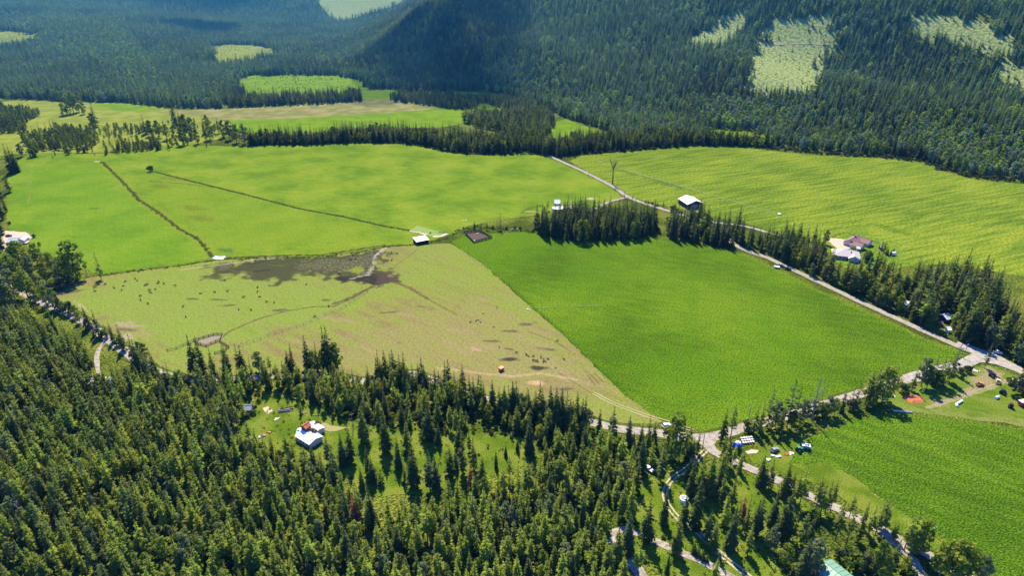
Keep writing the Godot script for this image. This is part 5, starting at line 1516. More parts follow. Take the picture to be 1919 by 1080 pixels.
func tree_models() -> void:
	leaf_mat = plain("foliage", Color.WHITE, 0.75)
	leaf_mat.vertex_color_use_as_albedo = true
	leaf_mat.metallic_specular = 0.25
	leaf_mat.backlight_enabled = true
	leaf_mat.backlight = lin(0.9, 0.9, 0.9)
	bark_mat = plain("bark", Color.WHITE, 0.95)
	bark_mat.vertex_color_use_as_albedo = true
	var brown := Color(0.10, 0.075, 0.055)
	var grey := Color(0.26, 0.24, 0.22)
	var deep := [[Color(0.072, 0.102, 0.024), "dark green"], [Color(0.122, 0.160, 0.028), "green"], [Color(0.078, 0.112, 0.036), "blue-green"]]
	for i in 9:
		var t: Array = deep[i % 3]
		add_model("spruce_tree", conifer(20.0, [2.5, 3.2, 2.9, 3.5, 2.3, 3.0, 2.7, 3.4, 2.6][i], [0.8, 1.5, 0.5, 1.0, 2.5, 0.8, 1.8, 0.6, 3.0][i], [24, 21, 25, 22, 20, 24, 23, 26, 19][i], 9, [0.30, 0.22, 0.38, 0.28, 0.2, 0.34, 0.26, 0.4, 0.18][i], [0.9, 1.1, 0.8, 1.2, 1.3, 0.9, 1.0, 0.8, 1.4][i], 0.0, t[0], 100 + i), trunk(18.5, 0.28, 0.05, brown, 0, 5), 20.0, t[1])
	var olive := [[Color(0.180, 0.232, 0.028), "olive green"], [Color(0.225, 0.298, 0.034), "light green"], [Color(0.140, 0.188, 0.032), "dull green"]]
	for i in 9:
		var t: Array = olive[i % 3]
		add_model("pine_tree", conifer(18.0, [1.9, 2.5, 3.0, 2.2, 2.7, 1.8, 2.9, 2.3, 2.0][i], [2.5, 5.0, 3.0, 6.0, 1.5, 4.0, 5.5, 2.0, 7.0][i], [20, 16, 17, 15, 21, 19, 14, 20, 14][i], [8, 7, 8, 9, 7, 8, 8, 9, 7][i], [0.12, 0.04, 0.2, 0.08, 0.25, 0.1, 0.02, 0.16, 0.06][i], 1.25, [0.15, 0.6, 0.2, 0.8, 0.05, 0.3, 0.7, 0.1, 0.9][i], t[0], 200 + i), trunk(17.0, 0.24, 0.05, brown, 0, 6), 18.0, t[1])
	var leafy := [[Color(0.150, 0.210, 0.024), "mid green"], [Color(0.215, 0.275, 0.028), "bright green"], [Color(0.165, 0.200, 0.070), "grey-green"]]
	for i in 6:
		var t: Array = leafy[i % 3]
		add_model("broadleaf_tree", broadleaf(15.0, 3.5 + 0.6 * (i % 2), [2.2, 0.6][i / 3], 9, 62, 0.85, t[0], 300 + i), trunk(12.0, 0.3, 0.08, grey, 7, 310 + i, 0.22), 15.0, t[1])
	for i in 2:
		add_model("dead_tree", null, trunk(18.0, 0.24, 0.05, grey, 26, 400 + i, 0.14, 0.25), 18.0, "bare grey")
	add_model("bare_tree", null, forked(18.0, Color(0.10, 0.085, 0.07)), 18.0, "bare")
	for i in 2:
		add_model("rust_tree", conifer(17.0, 2.3, 2.0, 18, 8, 0.2, 1.2, 0.3, Color(0.21, 0.088, 0.042), 500 + i), trunk(16.0, 0.22, 0.05, brown, 0, 7), 17.0, "rust red")
	for i in 4:
		add_model("shrub", broadleaf(4.0, 2.1, 0.0, 5, 40, 0.6, [Color(0.07, 0.12, 0.018), Color(0.11, 0.165, 0.020), Color(0.05, 0.085, 0.018), Color(0.10, 0.12, 0.05)][i], 600 + i), null, 4.0, ["green", "bright green", "dark green", "grey-green"][i])
	for i in 2:
		add_model("thin_tree", conifer(18.0, 2.1, 2.0, 17, 7, 0.12, 1.6, 0.5, Color(0.055, 0.075, 0.022), 700 + i), trunk(17.5, 0.2, 0.05, grey, 10, 710 + i, 0.1, 0.2), 18.0, "sparse")
	for i in 3:
		add_model("young_conifer", conifer(5.0, 1.25, 0.1, 10, 7, 0.22, 0.8, 0.1, Color(0.055, 0.095, 0.018), 800 + i), trunk(4.5, 0.09, 0.03, brown, 0, 8), 5.0, "green")

# one tree that can be singled out: trunk and crown are its parts
func plant(kind: String, at: Vector2, h: float, group: String, place := "") -> void:
	var list: Array = models[kind]
	var m: Dictionary = list[rng.randi() % list.size()]
	var called: String = {"rust_tree": "conifer_tree", "thin_tree": "conifer_tree", "young_conifer": "conifer_sapling"}.get(kind, kind)
	var t := Node3D.new()
	t.name = numbered(called)
	add_child(t)
	t.position = v3(at)
	t.rotation.y = rng.randf() * TAU
	var s: float = h / m.h
	var fat := rng.randf_range(0.88, 1.14)
	t.scale = Vector3(s * fat, s, s * fat)
	if m.trunk:
		put("trunk", m.trunk, bark_mat, t)
	if m.crown:
		put("crown", m.crown, leaf_mat, t)
	t.set_meta("group", group)
	counts[called] = counts.get(called, 0) + 1
	trees.append({"node": t, "kind": kind, "tone": m.tone, "h": h, "place": place})

const KINDS := ["spruce_tree", "pine_tree", "broadleaf_tree", "dead_tree", "rust_tree", "shrub", "thin_tree", "young_conifer", "bare_tree"]

# foot of each tree (x, z), its height, its kind
func plant_list(a: Array, group: String, place: String, taller := 1.0) -> void:
	for i in range(0, a.size(), 4):
		var p := Vector2(a[i], a[i + 1])
		var h: float = a[i + 2] * taller
		plant(KINDS[int(a[i + 3])], p, h, group, place)

func placed_trees() -> void:
	plant_list([-60.7, -198.9, 16.1, 4, -17.1, -219.7, 14.1, 4, -67.4, -249.1, 20.9, 0, -55.9, -241.7, 23.6, 0, -46.6, -243.2, 17.9, 0, -37.9, -251.0, 21.6, 0, -33.2, -248.0, 12.9, 0, -49.1, -232.5, 16.3, 0, -40.7, -219.7, 24.6, 0, -33.9, -218.1, 21.8, 0, -31.7, -220.6, 16.2, 0, -61.1, -227.1, 16.3, 0, -62.1, -218.7, 12.0, 0, -23.3, -241.7, 18.5, 0, -21.0, -228.5, 22.6, 0, -16.6, -231.2, 17.0, 0, -26.2, -226.8, 16.9, 0, -24.2, -231.2, 10.6, 0, -6.9, -232.2, 9.9, 0, -2.8, -239.6, 7.1, 0, 2.4, -243.2, 7.8, 0, 7.6, -241.7, 20.7, 0, -19.1, -243.2, 12.1, 0, -82.7, -270.9, 12.6, 1, -103.1, -274.3, 5.3, 7, -101.9, -270.9, 7.5, 1, -70.1, -235.3, 21.4, 0, -73.3, -233.9, 17.1, 0, -79.9, -235.3, 15.8, 0, -58.5, -222.9, 14.1, 0, -54.6, -221.3, 8.5, 7, -45.0, -222.9, 10.6, 0, -12.4, -222.9, 15.5, 0, -1.1, -224.5, 12.7, 1], "trees in the clearing", "in the forest clearing")
	plant_list([45.6, -249.9, 20.1, 0, 40.5, -256.9, 13.0, 0, 35.6, -259.7, 12.0, 2, 52.5, -247.3, 16.5, 0, 60.5, -243.5, 19.7, 0, 57.6, -244.7, 14.4, 0, 71.4, -237.4, 25.8, 2, 55.1, -229.5, 19.5, 0, 62.7, -223.8, 20.5, 0, 51.6, -218.1, 16.9, 0, 54.3, -244.7, 10.0, 0, 77.4, -238.8, 17.2, 0, 79.8, -239.9, 10.8, 0, 82.4, -241.7, 12.2, 0, 63.7, -246.1, 14.4, 0, 47.8, -234.6, 17.1, 1, 60.5, -233.9, 15.0, 1, 42.5, -238.8, 16.4, 1, 33.4, -254.9, 21.6, 0, 29.9, -257.7, 22.4, 0, 27.8, -256.1, 18.0, 1, 47.6, -241.7, 10.7, 2, 69.0, -241.7, 9.3, 2], "trees beside the lower road", "beside the lower road")
	plant_list([50.8, -190.8, 23.1, 0, 59.0, -199.5, 18.9, 0, 60.7, -184.4, 19.6, 0, 66.5, -198.6, 18.2, 0, 70.8, -197.5, 28.0, 0, 74.0, -191.3, 16.8, 0, 74.7, -186.4, 16.1, 0, 81.2, -186.9, 22.4, 0, 90.0, -201.4, 13.4, 4, 84.3, -210.4, 18.3, 0, 88.2, -208.9, 16.9, 0, 73.0, -215.0, 21.9, 0, 76.6, -214.4, 21.9, 0, 80.5, -215.0, 22.6, 0, 84.8, -216.5, 20.5, 0, 88.4, -222.9, 19.2, 1, 74.6, -224.5, 14.2, 0, 89.2, -194.8, 18.2, 0, 91.5, -192.1, 21.0, 0, 87.0, -184.4, 17.5, 1, 93.6, -194.3, 21.0, 0, 100.9, -198.9, 17.6, 0, 103.3, -192.9, 26.0, 0, 96.4, -186.9, 12.6, 2, 108.6, -189.0, 19.0, 1, 112.2, -190.6, 13.4, 0, 106.3, -179.0, 15.4, 0, 99.1, -179.5, 11.9, 2, 67.4, -185.2, 6.3, 7, 68.7, -183.7, 5.9, 7, 69.9, -182.2, 5.9, 7, 71.2, -181.2, 4.5, 7, 48.6, -181.9, 3.2, 5, 72.5, -174.3, 10.5, 1, 55.6, -175.9, 11.2, 0, 42.5, -184.4, 23.1, 0, 45.1, -175.9, 17.6, 1, 37.9, -179.5, 20.4, 0, 87.0, -197.5, 15.4, 1, 82.2, -198.9, 17.5, 1], "trees round the looping drive", "beside the looping drive", 0.94)
	plant_list([95.6, -249.1, 20.4, 0, 99.7, -250.7, 20.5, 1, 90.2, -232.2, 18.6, 1, 93.2, -232.9, 16.5, 0, 96.7, -235.3, 10.8, 1, 97.4, -229.1, 12.9, 1, 103.6, -221.3, 17.1, 0, 106.8, -219.7, 16.4, 0, 104.3, -218.7, 14.2, 0, 111.4, -215.0, 18.5, 0, 113.6, -213.8, 14.2, 0, 115.5, -208.9, 22.0, 1, 113.1, -208.3, 19.2, 1, 121.0, -206.6, 18.5, 1, 124.4, -205.4, 17.8, 1, 127.0, -206.6, 17.1, 1, 122.0, -204.3, 15.6, 1, 132.7, -202.6, 13.5, 1, 122.7, -191.6, 19.7, 1, 125.9, -189.5, 20.5, 1, 130.4, -190.6, 17.7, 0, 135.4, -192.7, 17.0, 1, 139.2, -194.3, 16.3, 1, 142.6, -197.0, 17.8, 1, 135.6, -197.5, 14.2, 1, 144.7, -191.6, 10.0, 1, 146.1, -186.4, 19.9, 1, 148.8, -185.2, 21.3, 1, 151.2, -185.2, 17.8, 2, 149.6, -189.0, 17.8, 1, 151.0, -176.6, 16.3, 1, 153.1, -175.2, 17.7, 2, 156.5, -172.9, 21.9, 2, 158.8, -172.0, 17.7, 2, 164.0, -171.0, 16.3, 2, 130.7, -175.7, 17.6, 2, 135.3, -175.2, 18.3, 0, 127.8, -177.6, 9.1, 5, 124.0, -178.5, 8.4, 5, 124.6, -176.6, 7.0, 2, 139.5, -174.7, 10.6, 2, 107.4, -175.7, 18.2, 2, 102.7, -173.6, 21.0, 0, 120.1, -183.2, 5.6, 5, 131.6, -172.4, 12.6, 2, 107.7, -198.9, 7.0, 5, 118.2, -201.7, 5.7, 5, 140.2, -172.4, 7.0, 5], "trees along the south road", "along the south road", 0.95)
	plant_list([112.0, -255.7, 12.6, 1, 115.4, -257.7, 13.3, 1, 119.6, -259.7, 17.9, 6, 123.7, -260.9, 12.7, 2, 123.8, -255.3, 12.6, 1, 120.1, -256.1, 9.6, 1, 129.0, -260.1, 21.7, 6, 133.1, -262.5, 17.3, 6, 130.4, -258.5, 9.7, 2, 138.3, -265.4, 10.6, 2, 142.9, -266.2, 21.3, 3, 135.4, -261.7, 12.0, 6, 141.1, -266.7, 11.4, 3, 146.5, -268.8, 7.3, 5, 151.8, -269.2, 10.0, 2, 149.5, -267.9, 7.6, 2, 155.3, -270.0, 8.5, 2, 159.8, -272.2, 10.8, 0, 164.9, -274.3, 10.1, 6, 169.0, -277.0, 11.0, 6, 165.8, -273.5, 6.2, 5, 174.7, -279.2, 15.8, 1, 177.7, -278.8, 16.6, 6, 180.8, -281.5, 11.9, 1, 184.0, -281.5, 17.5, 2, 186.2, -283.3, 12.8, 6, 175.1, -276.1, 7.9, 2, 198.0, -287.9, 5.7, 5, 203.5, -290.3, 11.0, 0, 210.2, -294.1, 14.9, 2, 212.2, -292.6, 9.9, 2, 217.3, -297.5, 13.3, 6, 220.4, -296.5, 14.2, 1, 222.9, -296.5, 13.4, 1, 227.0, -298.5, 14.3, 1, 217.4, -294.6, 9.1, 5, 234.2, -307.1, 15.4, 6, 253.9, -311.8, 13.2, 6, 242.2, -307.6, 3.9, 5, 238.2, -306.6, 3.4, 5, 260.3, -289.3, 14.6, 2, 256.3, -287.0, 11.1, 5, 109.9, -258.5, 5.2, 5], "roadside trees above the lush field", "in the roadside row above the lush field", 1.25)
	plant_list([-216.9, -287.9, 18.1, 0, -213.7, -287.0, 16.4, 1, -211.5, -287.9, 12.3, 2, -220.7, -290.7, 19.1, 1, -204.7, -288.8, 16.3, 0, -202.0, -287.9, 14.7, 1, -200.3, -289.3, 17.1, 0, -207.7, -287.0, 14.7, 0, -207.4, -289.3, 12.3, 2], "trees before the left cottages", "in front of the cottages on the left")
	plant_list([-251.1, -354.4, 14.3, 0, -240.0, -345.5, 16.2, 0, -234.0, -343.1, 9.8, 0, -227.8, -338.2, 12.4, 0, -217.5, -329.4, 15.6, 0, -243.1, -346.1, 10.9, 0, -281.6, -377.4, 13.6, 0, -273.5, -373.1, 9.1, 5, -266.4, -368.3, 8.5, 2, -260.3, -361.6, 8.0, 2, -278.0, -375.3, 7.7, 2, -286.2, -379.5, 14.7, 2, -222.6, -334.1, 5.3, 5, -236.8, -343.7, 5.4, 5, -205.4, -323.7, 9.4, 2, -200.6, -319.9, 11.0, 2, -205.3, -319.3, 8.5, 2], "trees along the left road", "beside the left gravel road", 1.1)
	plant_list([-366.9, -463.0, 9.2, 5, -344.6, -439.3, 24.2, 2, -339.8, -448.5, 17.7, 2, -332.4, -443.9, 14.8, 1, -322.3, -436.6, 16.2, 2, -314.3, -433.9, 12.8, 2, -313.9, -416.6, 16.7, 2, -304.4, -415.8, 14.0, 2, -301.3, -421.7, 20.8, 2, -297.7, -424.3, 30.2, 2, -293.0, -427.7, 14.6, 3, -280.7, -423.4, 20.5, 6, -342.3, -426.0, 19.5, 2, -352.6, -430.3, 25.3, 2, -312.8, -395.1, 21.4, 2, -302.9, -387.5, 18.5, 2, -294.3, -384.6, 15.4, 2, -328.6, -392.8, 26.8, 2, -360.6, -426.8, 27.6, 2, -336.6, -410.1, 23.3, 2, -330.3, -414.2, 21.2, 2, -327.7, -422.5, 19.2, 2, -370.4, -449.5, 22.8, 2, -321.0, -394.3, 22.6, 2, -298.5, -410.1, 10.2, 5, -301.0, -406.0, 9.2, 5, -336.7, -435.7, 15.3, 2, -314.6, -379.5, 25.1, 2, -321.5, -372.4, 25.1, 2, -306.8, -398.2, 17.3, 2, -296.1, -415.8, 15.4, 2], "leafy belt between left road and meadow", "in the leafy belt left of the pasture")
	plant_list([-506.5, -674.5, 31.2, 0, -504.2, -680.2, 25.0, 0, -511.2, -685.9, 26.8, 0, -469.2, -613.9, 19.5, 0, -369.8, -682.1, 7.2, 5, -525.2, -739.7, 12.5, 5, -538.7, -739.7, 15.9, 2, -492.8, -748.7, 8.2, 5, -484.8, -755.5, 6.6, 5, -478.9, -757.8, 7.4, 5, -461.2, -590.7, 22.5, 0, -442.9, -562.1, 24.3, 0, -427.3, -542.1, 19.6, 0, -404.6, -505.6, 26.0, 0, -385.4, -478.3, 27.3, 0, -426.7, -530.7, 25.9, 0, -436.0, -559.4, 14.7, 0, -413.6, -529.5, 3.2, 5, -374.8, -500.0, 3.6, 5, -360.4, -483.5, 3.5, 5], "trees at the left meadow edge", "at the left edge of the meadow")
	plant_list([-30.3, -518.5, 8.3, 0, -25.1, -519.7, 4.7, 0, -20.3, -517.3, 8.3, 0, -11.6, -516.1, 10.9, 6, -9.5, -516.1, 15.1, 6, 31.1, -563.5, 10.0, 1, 27.7, -559.4, 5.5, 2, 51.3, -555.3, 12.7, 0, 58.2, -555.3, 18.7, 0, 62.6, -558.0, 17.1, 0, 44.7, -559.4, 11.6, 0, 55.0, -555.3, 11.0, 0, 49.8, -559.4, 8.9, 0, 119.4, -583.3, 5.2, 7, 121.6, -581.9, 4.6, 7, 128.3, -574.7, 4.6, 7, 132.9, -571.8, 8.6, 0, 139.2, -559.4, 7.3, 5, 142.4, -559.4, 3.4, 5, 144.7, -555.3, 3.4, 5, 124.4, -579.0, 2.9, 5, 97.1, -638.7, 26.0, 8, 2.2, -518.5, 3.1, 5, 6.5, -516.1, 3.6, 5, -4.3, -517.3, 3.1, 5, -15.2, -519.7, 3.1, 5, 17.1, -512.6, 3.1, 5], "lone trees between the fields", "standing between the fields")
	plant_list([240.2, -486.7, 12.4, 2, 276.8, -470.0, 11.4, 0, 277.2, -474.1, 8.7, 0, 276.4, -466.0, 8.1, 0, 277.1, -465.0, 7.0, 0, 279.4, -465.0, 5.4, 0, 283.4, -469.0, 6.0, 0, 178.3, -497.7, 14.3, 0, 183.0, -491.1, 14.2, 0, 194.5, -483.5, 16.2, 0, 237.3, -482.5, 9.6, 1, 259.2, -458.1, 7.4, 5, 226.4, -444.8, 15.2, 1, 228.6, -474.1, 14.7, 0, 256.2, -452.3, 7.3, 5, 206.4, -428.6, 10.8, 2], "garden trees by the two houses", "near the two houses on the right")
	plant_list([-536.3, -885.0, 31.9, 0, -537.1, -878.9, 20.6, 2, -617.6, -960.4, 26.8, 2, -614.8, -971.1, 33.1, 2, -611.4, -978.3, 27.0, 2, -617.3, -949.9, 18.4, 0, -595.8, -963.9, 18.4, 2, -438.4, -894.2, 34.4, 0, -424.8, -878.9, 23.1, 0, -452.6, -844.1, 24.5, 0, -442.0, -835.8, 20.7, 2, -428.4, -827.7, 22.2, 2, -413.9, -817.0, 20.1, 2, -398.3, -833.1, 28.7, 2, -388.2, -827.7, 26.8, 2, -379.9, -844.1, 22.0, 0, -362.5, -817.0, 23.0, 2, -368.8, -796.4, 19.4, 2, -383.6, -791.4, 21.0, 2, -397.4, -801.4, 18.1, 2, -419.0, -796.4, 13.2, 2, -474.7, -855.5, 12.5, 2, -463.9, -849.8, 8.8, 2, -487.3, -867.1, 10.9, 2, -350.5, -827.7, 23.1, 2, -338.8, -817.0, 24.4, 2, -324.8, -801.4, 23.9, 2, -313.6, -796.4, 25.3, 2, -364.2, -849.8, 20.3, 0, -305.6, -791.4, 20.4, 0, -394.4, -776.6, 11.2, 0, -385.5, -781.5, 8.0, 2, -462.7, -855.5, 16.0, 0, -390.5, -878.9, 17.5, 2], "trees in the far damp meadow", "in the far damp meadow")

const NEAR_FOREST := [-559.9, -383.1, -408.4, -379.5, -317.0, -373.1, -294.6, -369.0, -269.6, -351.8, -244.3, -332.3, -227.5, -314.4, -214.4, -292.6, -209.2, -291.7, -208.2, -295.6, -198.3, -300.5, -178.4, -306.1, -152.3, -304.5, -125.2, -308.1, -96.7, -307.6, -73.0, -302.5, -54.9, -293.6, -43.6, -290.7, -26.8, -284.2, -5.2, -275.2, 12.8, -267.5, 25.2, -261.7, 34.7, -256.1, 47.9, -243.5, 54.9, -231.2, 54.6, -222.9, 49.6, -215.0, 48.5, -205.4, 41.7, -199.7, 36.0, -194.0, 34.0, -179.5, 43.3, -159.3, 39.7, -138.3, -274.7, -138.3]
const CLEARING := [-130.9, -258.5, -123.3, -270.0, -125.7, -285.1, -123.7, -289.8, -111.4, -285.1, -94.4, -276.1, -82.3, -269.2, -65.6, -262.1, -49.9, -258.1, -32.2, -255.3, -14.9, -255.3, 0.0, -253.8, 12.2, -249.9, 14.6, -238.8, 9.1, -227.8, 0.0, -218.7, -13.2, -215.0, -23.7, -209.5, -36.0, -204.3, -48.2, -201.4, -57.1, -203.7, -66.2, -211.9, -72.9, -227.1, -83.6, -233.2, -98.6, -241.0, -113.6, -246.9, -127.9, -253.0]
const NEAR_GAPS := [
	[-224.3, -299.5, -215.9, -301.0, -210.0, -291.7, -218.5, -290.3],
	[-212.3, -298.5, -205.1, -298.5, -200.5, -291.2, -208.1, -291.2],
	[-131.8, -275.2, -125.8, -276.1, -123.3, -270.0, -129.6, -269.6],
	[43.5, -247.3, 52.9, -245.4, 50.7, -231.2, 45.9, -221.3, 44.3, -234.6],
	[-96.0, -244.7, -93.4, -248.4, -80.8, -241.0, -84.3, -236.0]]
const WINDBREAK := [18.7, -520.9, 40.3, -540.8, 71.7, -540.8, 106.2, -533.2, 118.7, -524.6, 113.6, -502.2, 96.1, -497.7, 70.0, -488.9, 49.4, -488.9, 33.3, -496.6, 19.0, -503.4]
const WINDBREAK_EAST := [121.5, -520.9, 149.9, -530.7, 161.8, -525.8, 177.2, -506.8, 177.0, -482.5, 173.3, -474.1, 157.6, -478.3, 139.6, -487.8, 121.3, -498.8]
const EAST_BELT := [177.8, -488.9, 196.8, -486.7, 214.4, -490.0, 228.6, -474.1, 225.7, -449.5, 238.6, -433.9, 254.4, -435.7, 257.6, -426.8, 257.9, -406.0, 276.5, -414.2, 295.6, -422.5, 309.1, -426.8, 315.9, -414.2, 309.3, -386.8, 297.9, -358.9, 296.3, -349.3, 300.9, -340.0, 323.2, -306.6, 291.7, -260.9, 284.1, -295.6, 272.1, -315.0, 276.4, -328.3, 267.2, -335.2, 256.8, -338.2, 240.8, -366.3, 223.3, -399.7, 203.7, -440.2, 189.8, -466.0, 179.8, -478.3]
const EAST_GAPS := [[258.9, -372.4, 270.4, -372.4, 257.7, -344.9, 245.1, -347.4], [246.2, -389.8, 255.1, -389.8, 248.7, -373.8, 239.5, -373.8], [232.5, -466.0, 262.8, -470.0, 248.0, -426.8, 229.4, -413.3, 218.6, -425.1], [298.9, -408.4, 307.4, -408.4, 299.8, -395.8, 292.4, -397.4], [204.3, -433.9, 212.5, -435.7, 209.0, -425.1, 202.5, -423.4], [286.0, -365.6, 300.1, -372.4, 278.6, -334.1, 271.7, -340.0]]
const FAR_BELT := [-310.8, -806.6, -282.3, -817.0, -255.2, -811.7, -207.1, -825.0, -177.9, -841.4, -142.1, -844.1, -110.4, -827.7, -83.4, -817.0, -50.7, -806.6, -25.4, -806.6, 25.1, -796.4, 43.2, -781.5, 88.8, -806.6, 140.4, -811.7, 181.8, -827.7, 218.2, -817.0, 288.5, -796.4, 296.0, -781.5, 212.1, -791.4, 108.6, -762.4, 77.6, -753.2, 51.4, -735.3, 35.4, -744.2, 15.1, -762.4, -11.9, -750.9, -35.8, -753.2, -66.2, -760.1, -99.2, -786.4, -126.2, -801.4, -201.8, -801.4, -248.8, -788.9, -305.6, -791.4]
const FAR_COPSE := [-66.3, -929.5, -44.4, -956.8, -11.1, -956.8, 23.1, -1000.7, 54.4, -936.2, 56.9, -891.1, 38.5, -817.0, 16.0, -817.0, -20.2, -861.2, -48.0, -878.9, -61.8, -903.6]
const FAR_HEDGE := [-459.1, -757.8, -444.1, -781.5, -414.0, -796.4, -403.1, -786.4, -400.4, -767.1, -432.1, -757.8, -450.0, -744.2]
const DAMP_GROVE := [-589.0, -817.0, -581.4, -844.1, -582.4, -878.9, -544.9, -861.2, -515.1, -849.8, -485.7, -801.4, -478.4, -776.6, -503.5, -767.1, -538.9, -757.8, -564.1, -783.9]
const DAMP_GROVE_WEST := [-844.7, -996.9, -737.2, -996.9, -689.8, -971.1, -671.8, -978.3, -652.5, -956.8, -639.2, -903.6, -601.5, -849.8, -720.4, -835.8]
const HEDGE_ROW := [-434.1, -1048.3, -393.0, -1069.4, -329.9, -1078.0, -266.9, -1091.2, -239.5, -1100.2, -226.7, -1056.6, -285.3, -1031.9, -345.0, -1020.0, -411.2, -1008.3]
const HEDGE_ROW_EAST := [-190.4, -1082.4, -168.1, -1100.2, -108.4, -1091.2, -65.7, -1073.7, -48.2, -1048.3, -68.9, -993.1, -84.2, -993.1, -109.4, -1016.1, -142.6, -1031.9, -182.2, -1056.6]
const VALLEY_STRIP := [-74.2, -1016.1, -64.8, -1056.6, 0.0, -1073.7, 32.4, -1056.6, 59.4, -960.4, 46.7, -926.2, 23.3, -1008.3, -7.6, -985.7, -44.2, -1048.3, -57.0, -985.7]
const WOODED_SLOPES := [-1173.8, -1048.3, -794.8, -1082.4, -684.3, -1056.6, -576.8, -1044.1, -504.3, -1008.3, -417.5, -1004.5, -434.1, -1048.3, -250.2, -1091.2, -230.7, -1167.1, -156.0, -1137.5, -87.3, -1147.2, -8.5, -1111.8, 39.6, -1031.9, 72.5, -936.2, 121.1, -861.2, 121.9, -817.0, 218.2, -817.0, 271.2, -801.4, 337.9, -762.4, 402.7, -746.4, 440.7, -728.8, 450.2, -689.8, 468.3, -665.2, 533.3, -640.4, 604.1, -596.8, 845.6, -595.4]
const BIRCH_SLOPE := [-1311.4, -1932.6, -1145.7, -1941.1, -1017.9, -1923.0, -811.9, -1568.7, -710.8, -1407.3, -625.5, -1253.2, -662.5, -1241.8, -839.8, -1420.5, -987.9, -1526.4, -1107.5, -1629.9]

func in_any(q: Vector2, list: Array) -> bool:
	for p in list:
		if Geometry2D.is_point_in_polygon(q, p):
			return true
	return false

func jitter_points(p: PackedVector2Array, gap: float, sd: int) -> Array:
	var r := RandomNumberGenerator.new()
	r.seed = sd
	var b := Rect2(p[0], Vector2.ZERO)
	for q in p:
		b = b.expand(q)
	var out := []
	for i in int(b.size.x / gap) + 1:
		for j in int(b.size.y / gap) + 1:
			var q := b.position + Vector2(i + r.randf_range(0.08, 0.92) + 0.5 * (j % 2), j + r.randf_range(0.08, 0.92)) * gap
			if Geometry2D.is_point_in_polygon(q, p):
				out.append(q)
	return out

var road_lines := []
func on_road(q: Vector2) -> bool:
	if road_lines.is_empty():
		for e in [[MAIN_ROAD, 4.2], [EAST_ROAD, 3.4], [SOUTH_ROAD, 3.4]]:
			road_lines.append([smooth_line(poly(e[0]), 6.0), e[1]])
	for e in road_lines:
		var l: PackedVector2Array = e[0]
		for i in l.size():
			if absf(l[i].x - q.x) < 8.0 and absf(l[i].y - q.y) < 8.0 and i + 1 < l.size():
				if Geometry2D.get_closest_point_to_segment(q, l[i], l[i + 1]).distance_to(q) < e[1]:
					return true
	return false

var mass := {}    # object name -> kind -> model -> [transforms, colours]

func scatter(obj: String, kind: String, q: Vector2, h: float, tint: Color) -> void:
	var list: Array = models[kind]
	var k := rng.randi() % list.size()
	var s: float = h / list[k].h
	var fat := rng.randf_range(0.85, 1.15)
	if not mass.has(obj):
		mass[obj] = {}
	var key := "%s/%d" % [kind, k]
	if not mass[obj].has(key):
		mass[obj][key] = [[], []]
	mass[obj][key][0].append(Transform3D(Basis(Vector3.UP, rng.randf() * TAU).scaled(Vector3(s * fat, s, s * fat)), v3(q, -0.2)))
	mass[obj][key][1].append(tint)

func lay_mass(obj: String, label: String, category: String) -> void:
	var t := thing(obj, label, category, Vector3.ZERO)
	t.set_meta("kind", "stuff")
	for key in mass[obj]:
		var kind: String = key.split("/")[0]
		var mm := MultiMesh.new()
		mm.transform_format = MultiMesh.TRANSFORM_3D
		mm.use_colors = true
		mm.mesh = models[kind][int(key.split("/")[1])].whole
		var d: Array = mass[obj][key]
		mm.instance_count = d[0].size()
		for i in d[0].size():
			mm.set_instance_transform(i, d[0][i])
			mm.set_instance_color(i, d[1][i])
		var o := MultiMeshInstance3D.new()
		o.name = kind
		o.multimesh = mm
		o.set_meta("kind", "stuff")
		t.add_child(o, true)

func hue(k: float) -> Color:
	var b := rng.randf_range(1.0 - k, 1.0 + k)
	var y := rng.randf_range(-0.12, 0.14)
	return Color(b * (1.0 + y), b, b * (1.0 - y))

# the trees of a small wood: all of them individuals while the kind has room, nearest first
func wood(p: PackedVector2Array, gaps: Array, gap: float, mix: Array, low: float, high: float, obj: String, group: String, place: String, limit: Dictionary, sd: int) -> void:
	var pts := jitter_points(p, gap, sd)
	var height_n := noise(sd + 900, 0.035, 2)
	var gap_n := noise(sd + 950, 0.03, 2)
	pts.sort_custom(func(a, b): return a.length_squared() < b.length_squared())
	for q in pts:
		if in_any(q, gaps) or on_road(q):
			continue
		var s := seen_at(v3(q, 8.0))
		if s.x < -0.32 or s.x > 1.3 or s.y > 1.3:
			continue
		var x := rng.randf()
		var kind := "spruce_tree"
		for e in mix:
			if x < e[1]:
				kind = e[0]
				break
			x -= e[1]
		var h := rng.randf_range(low, high) * (0.72 if kind == "broadleaf_tree" else 1.0)
		h *= 1.0 + 0.28 * height_n.get_noise_2d(q.x, q.y)
		if rng.randf() < 0.22:
			h *= rng.randf_range(0.45, 0.85)
		if obj == "near_forest" and gap_n.get_noise_2d(q.x, q.y) > 0.42:
			continue
		var inside := s.x > -0.01 and s.x < 1.01 and s.y < 1.03
		if inside and counts.get(kind, 0) < limit.get(kind, 0):
			plant(kind, q, h, group, place)
		else:
			scatter(obj, kind, q, h, hue(0.2))

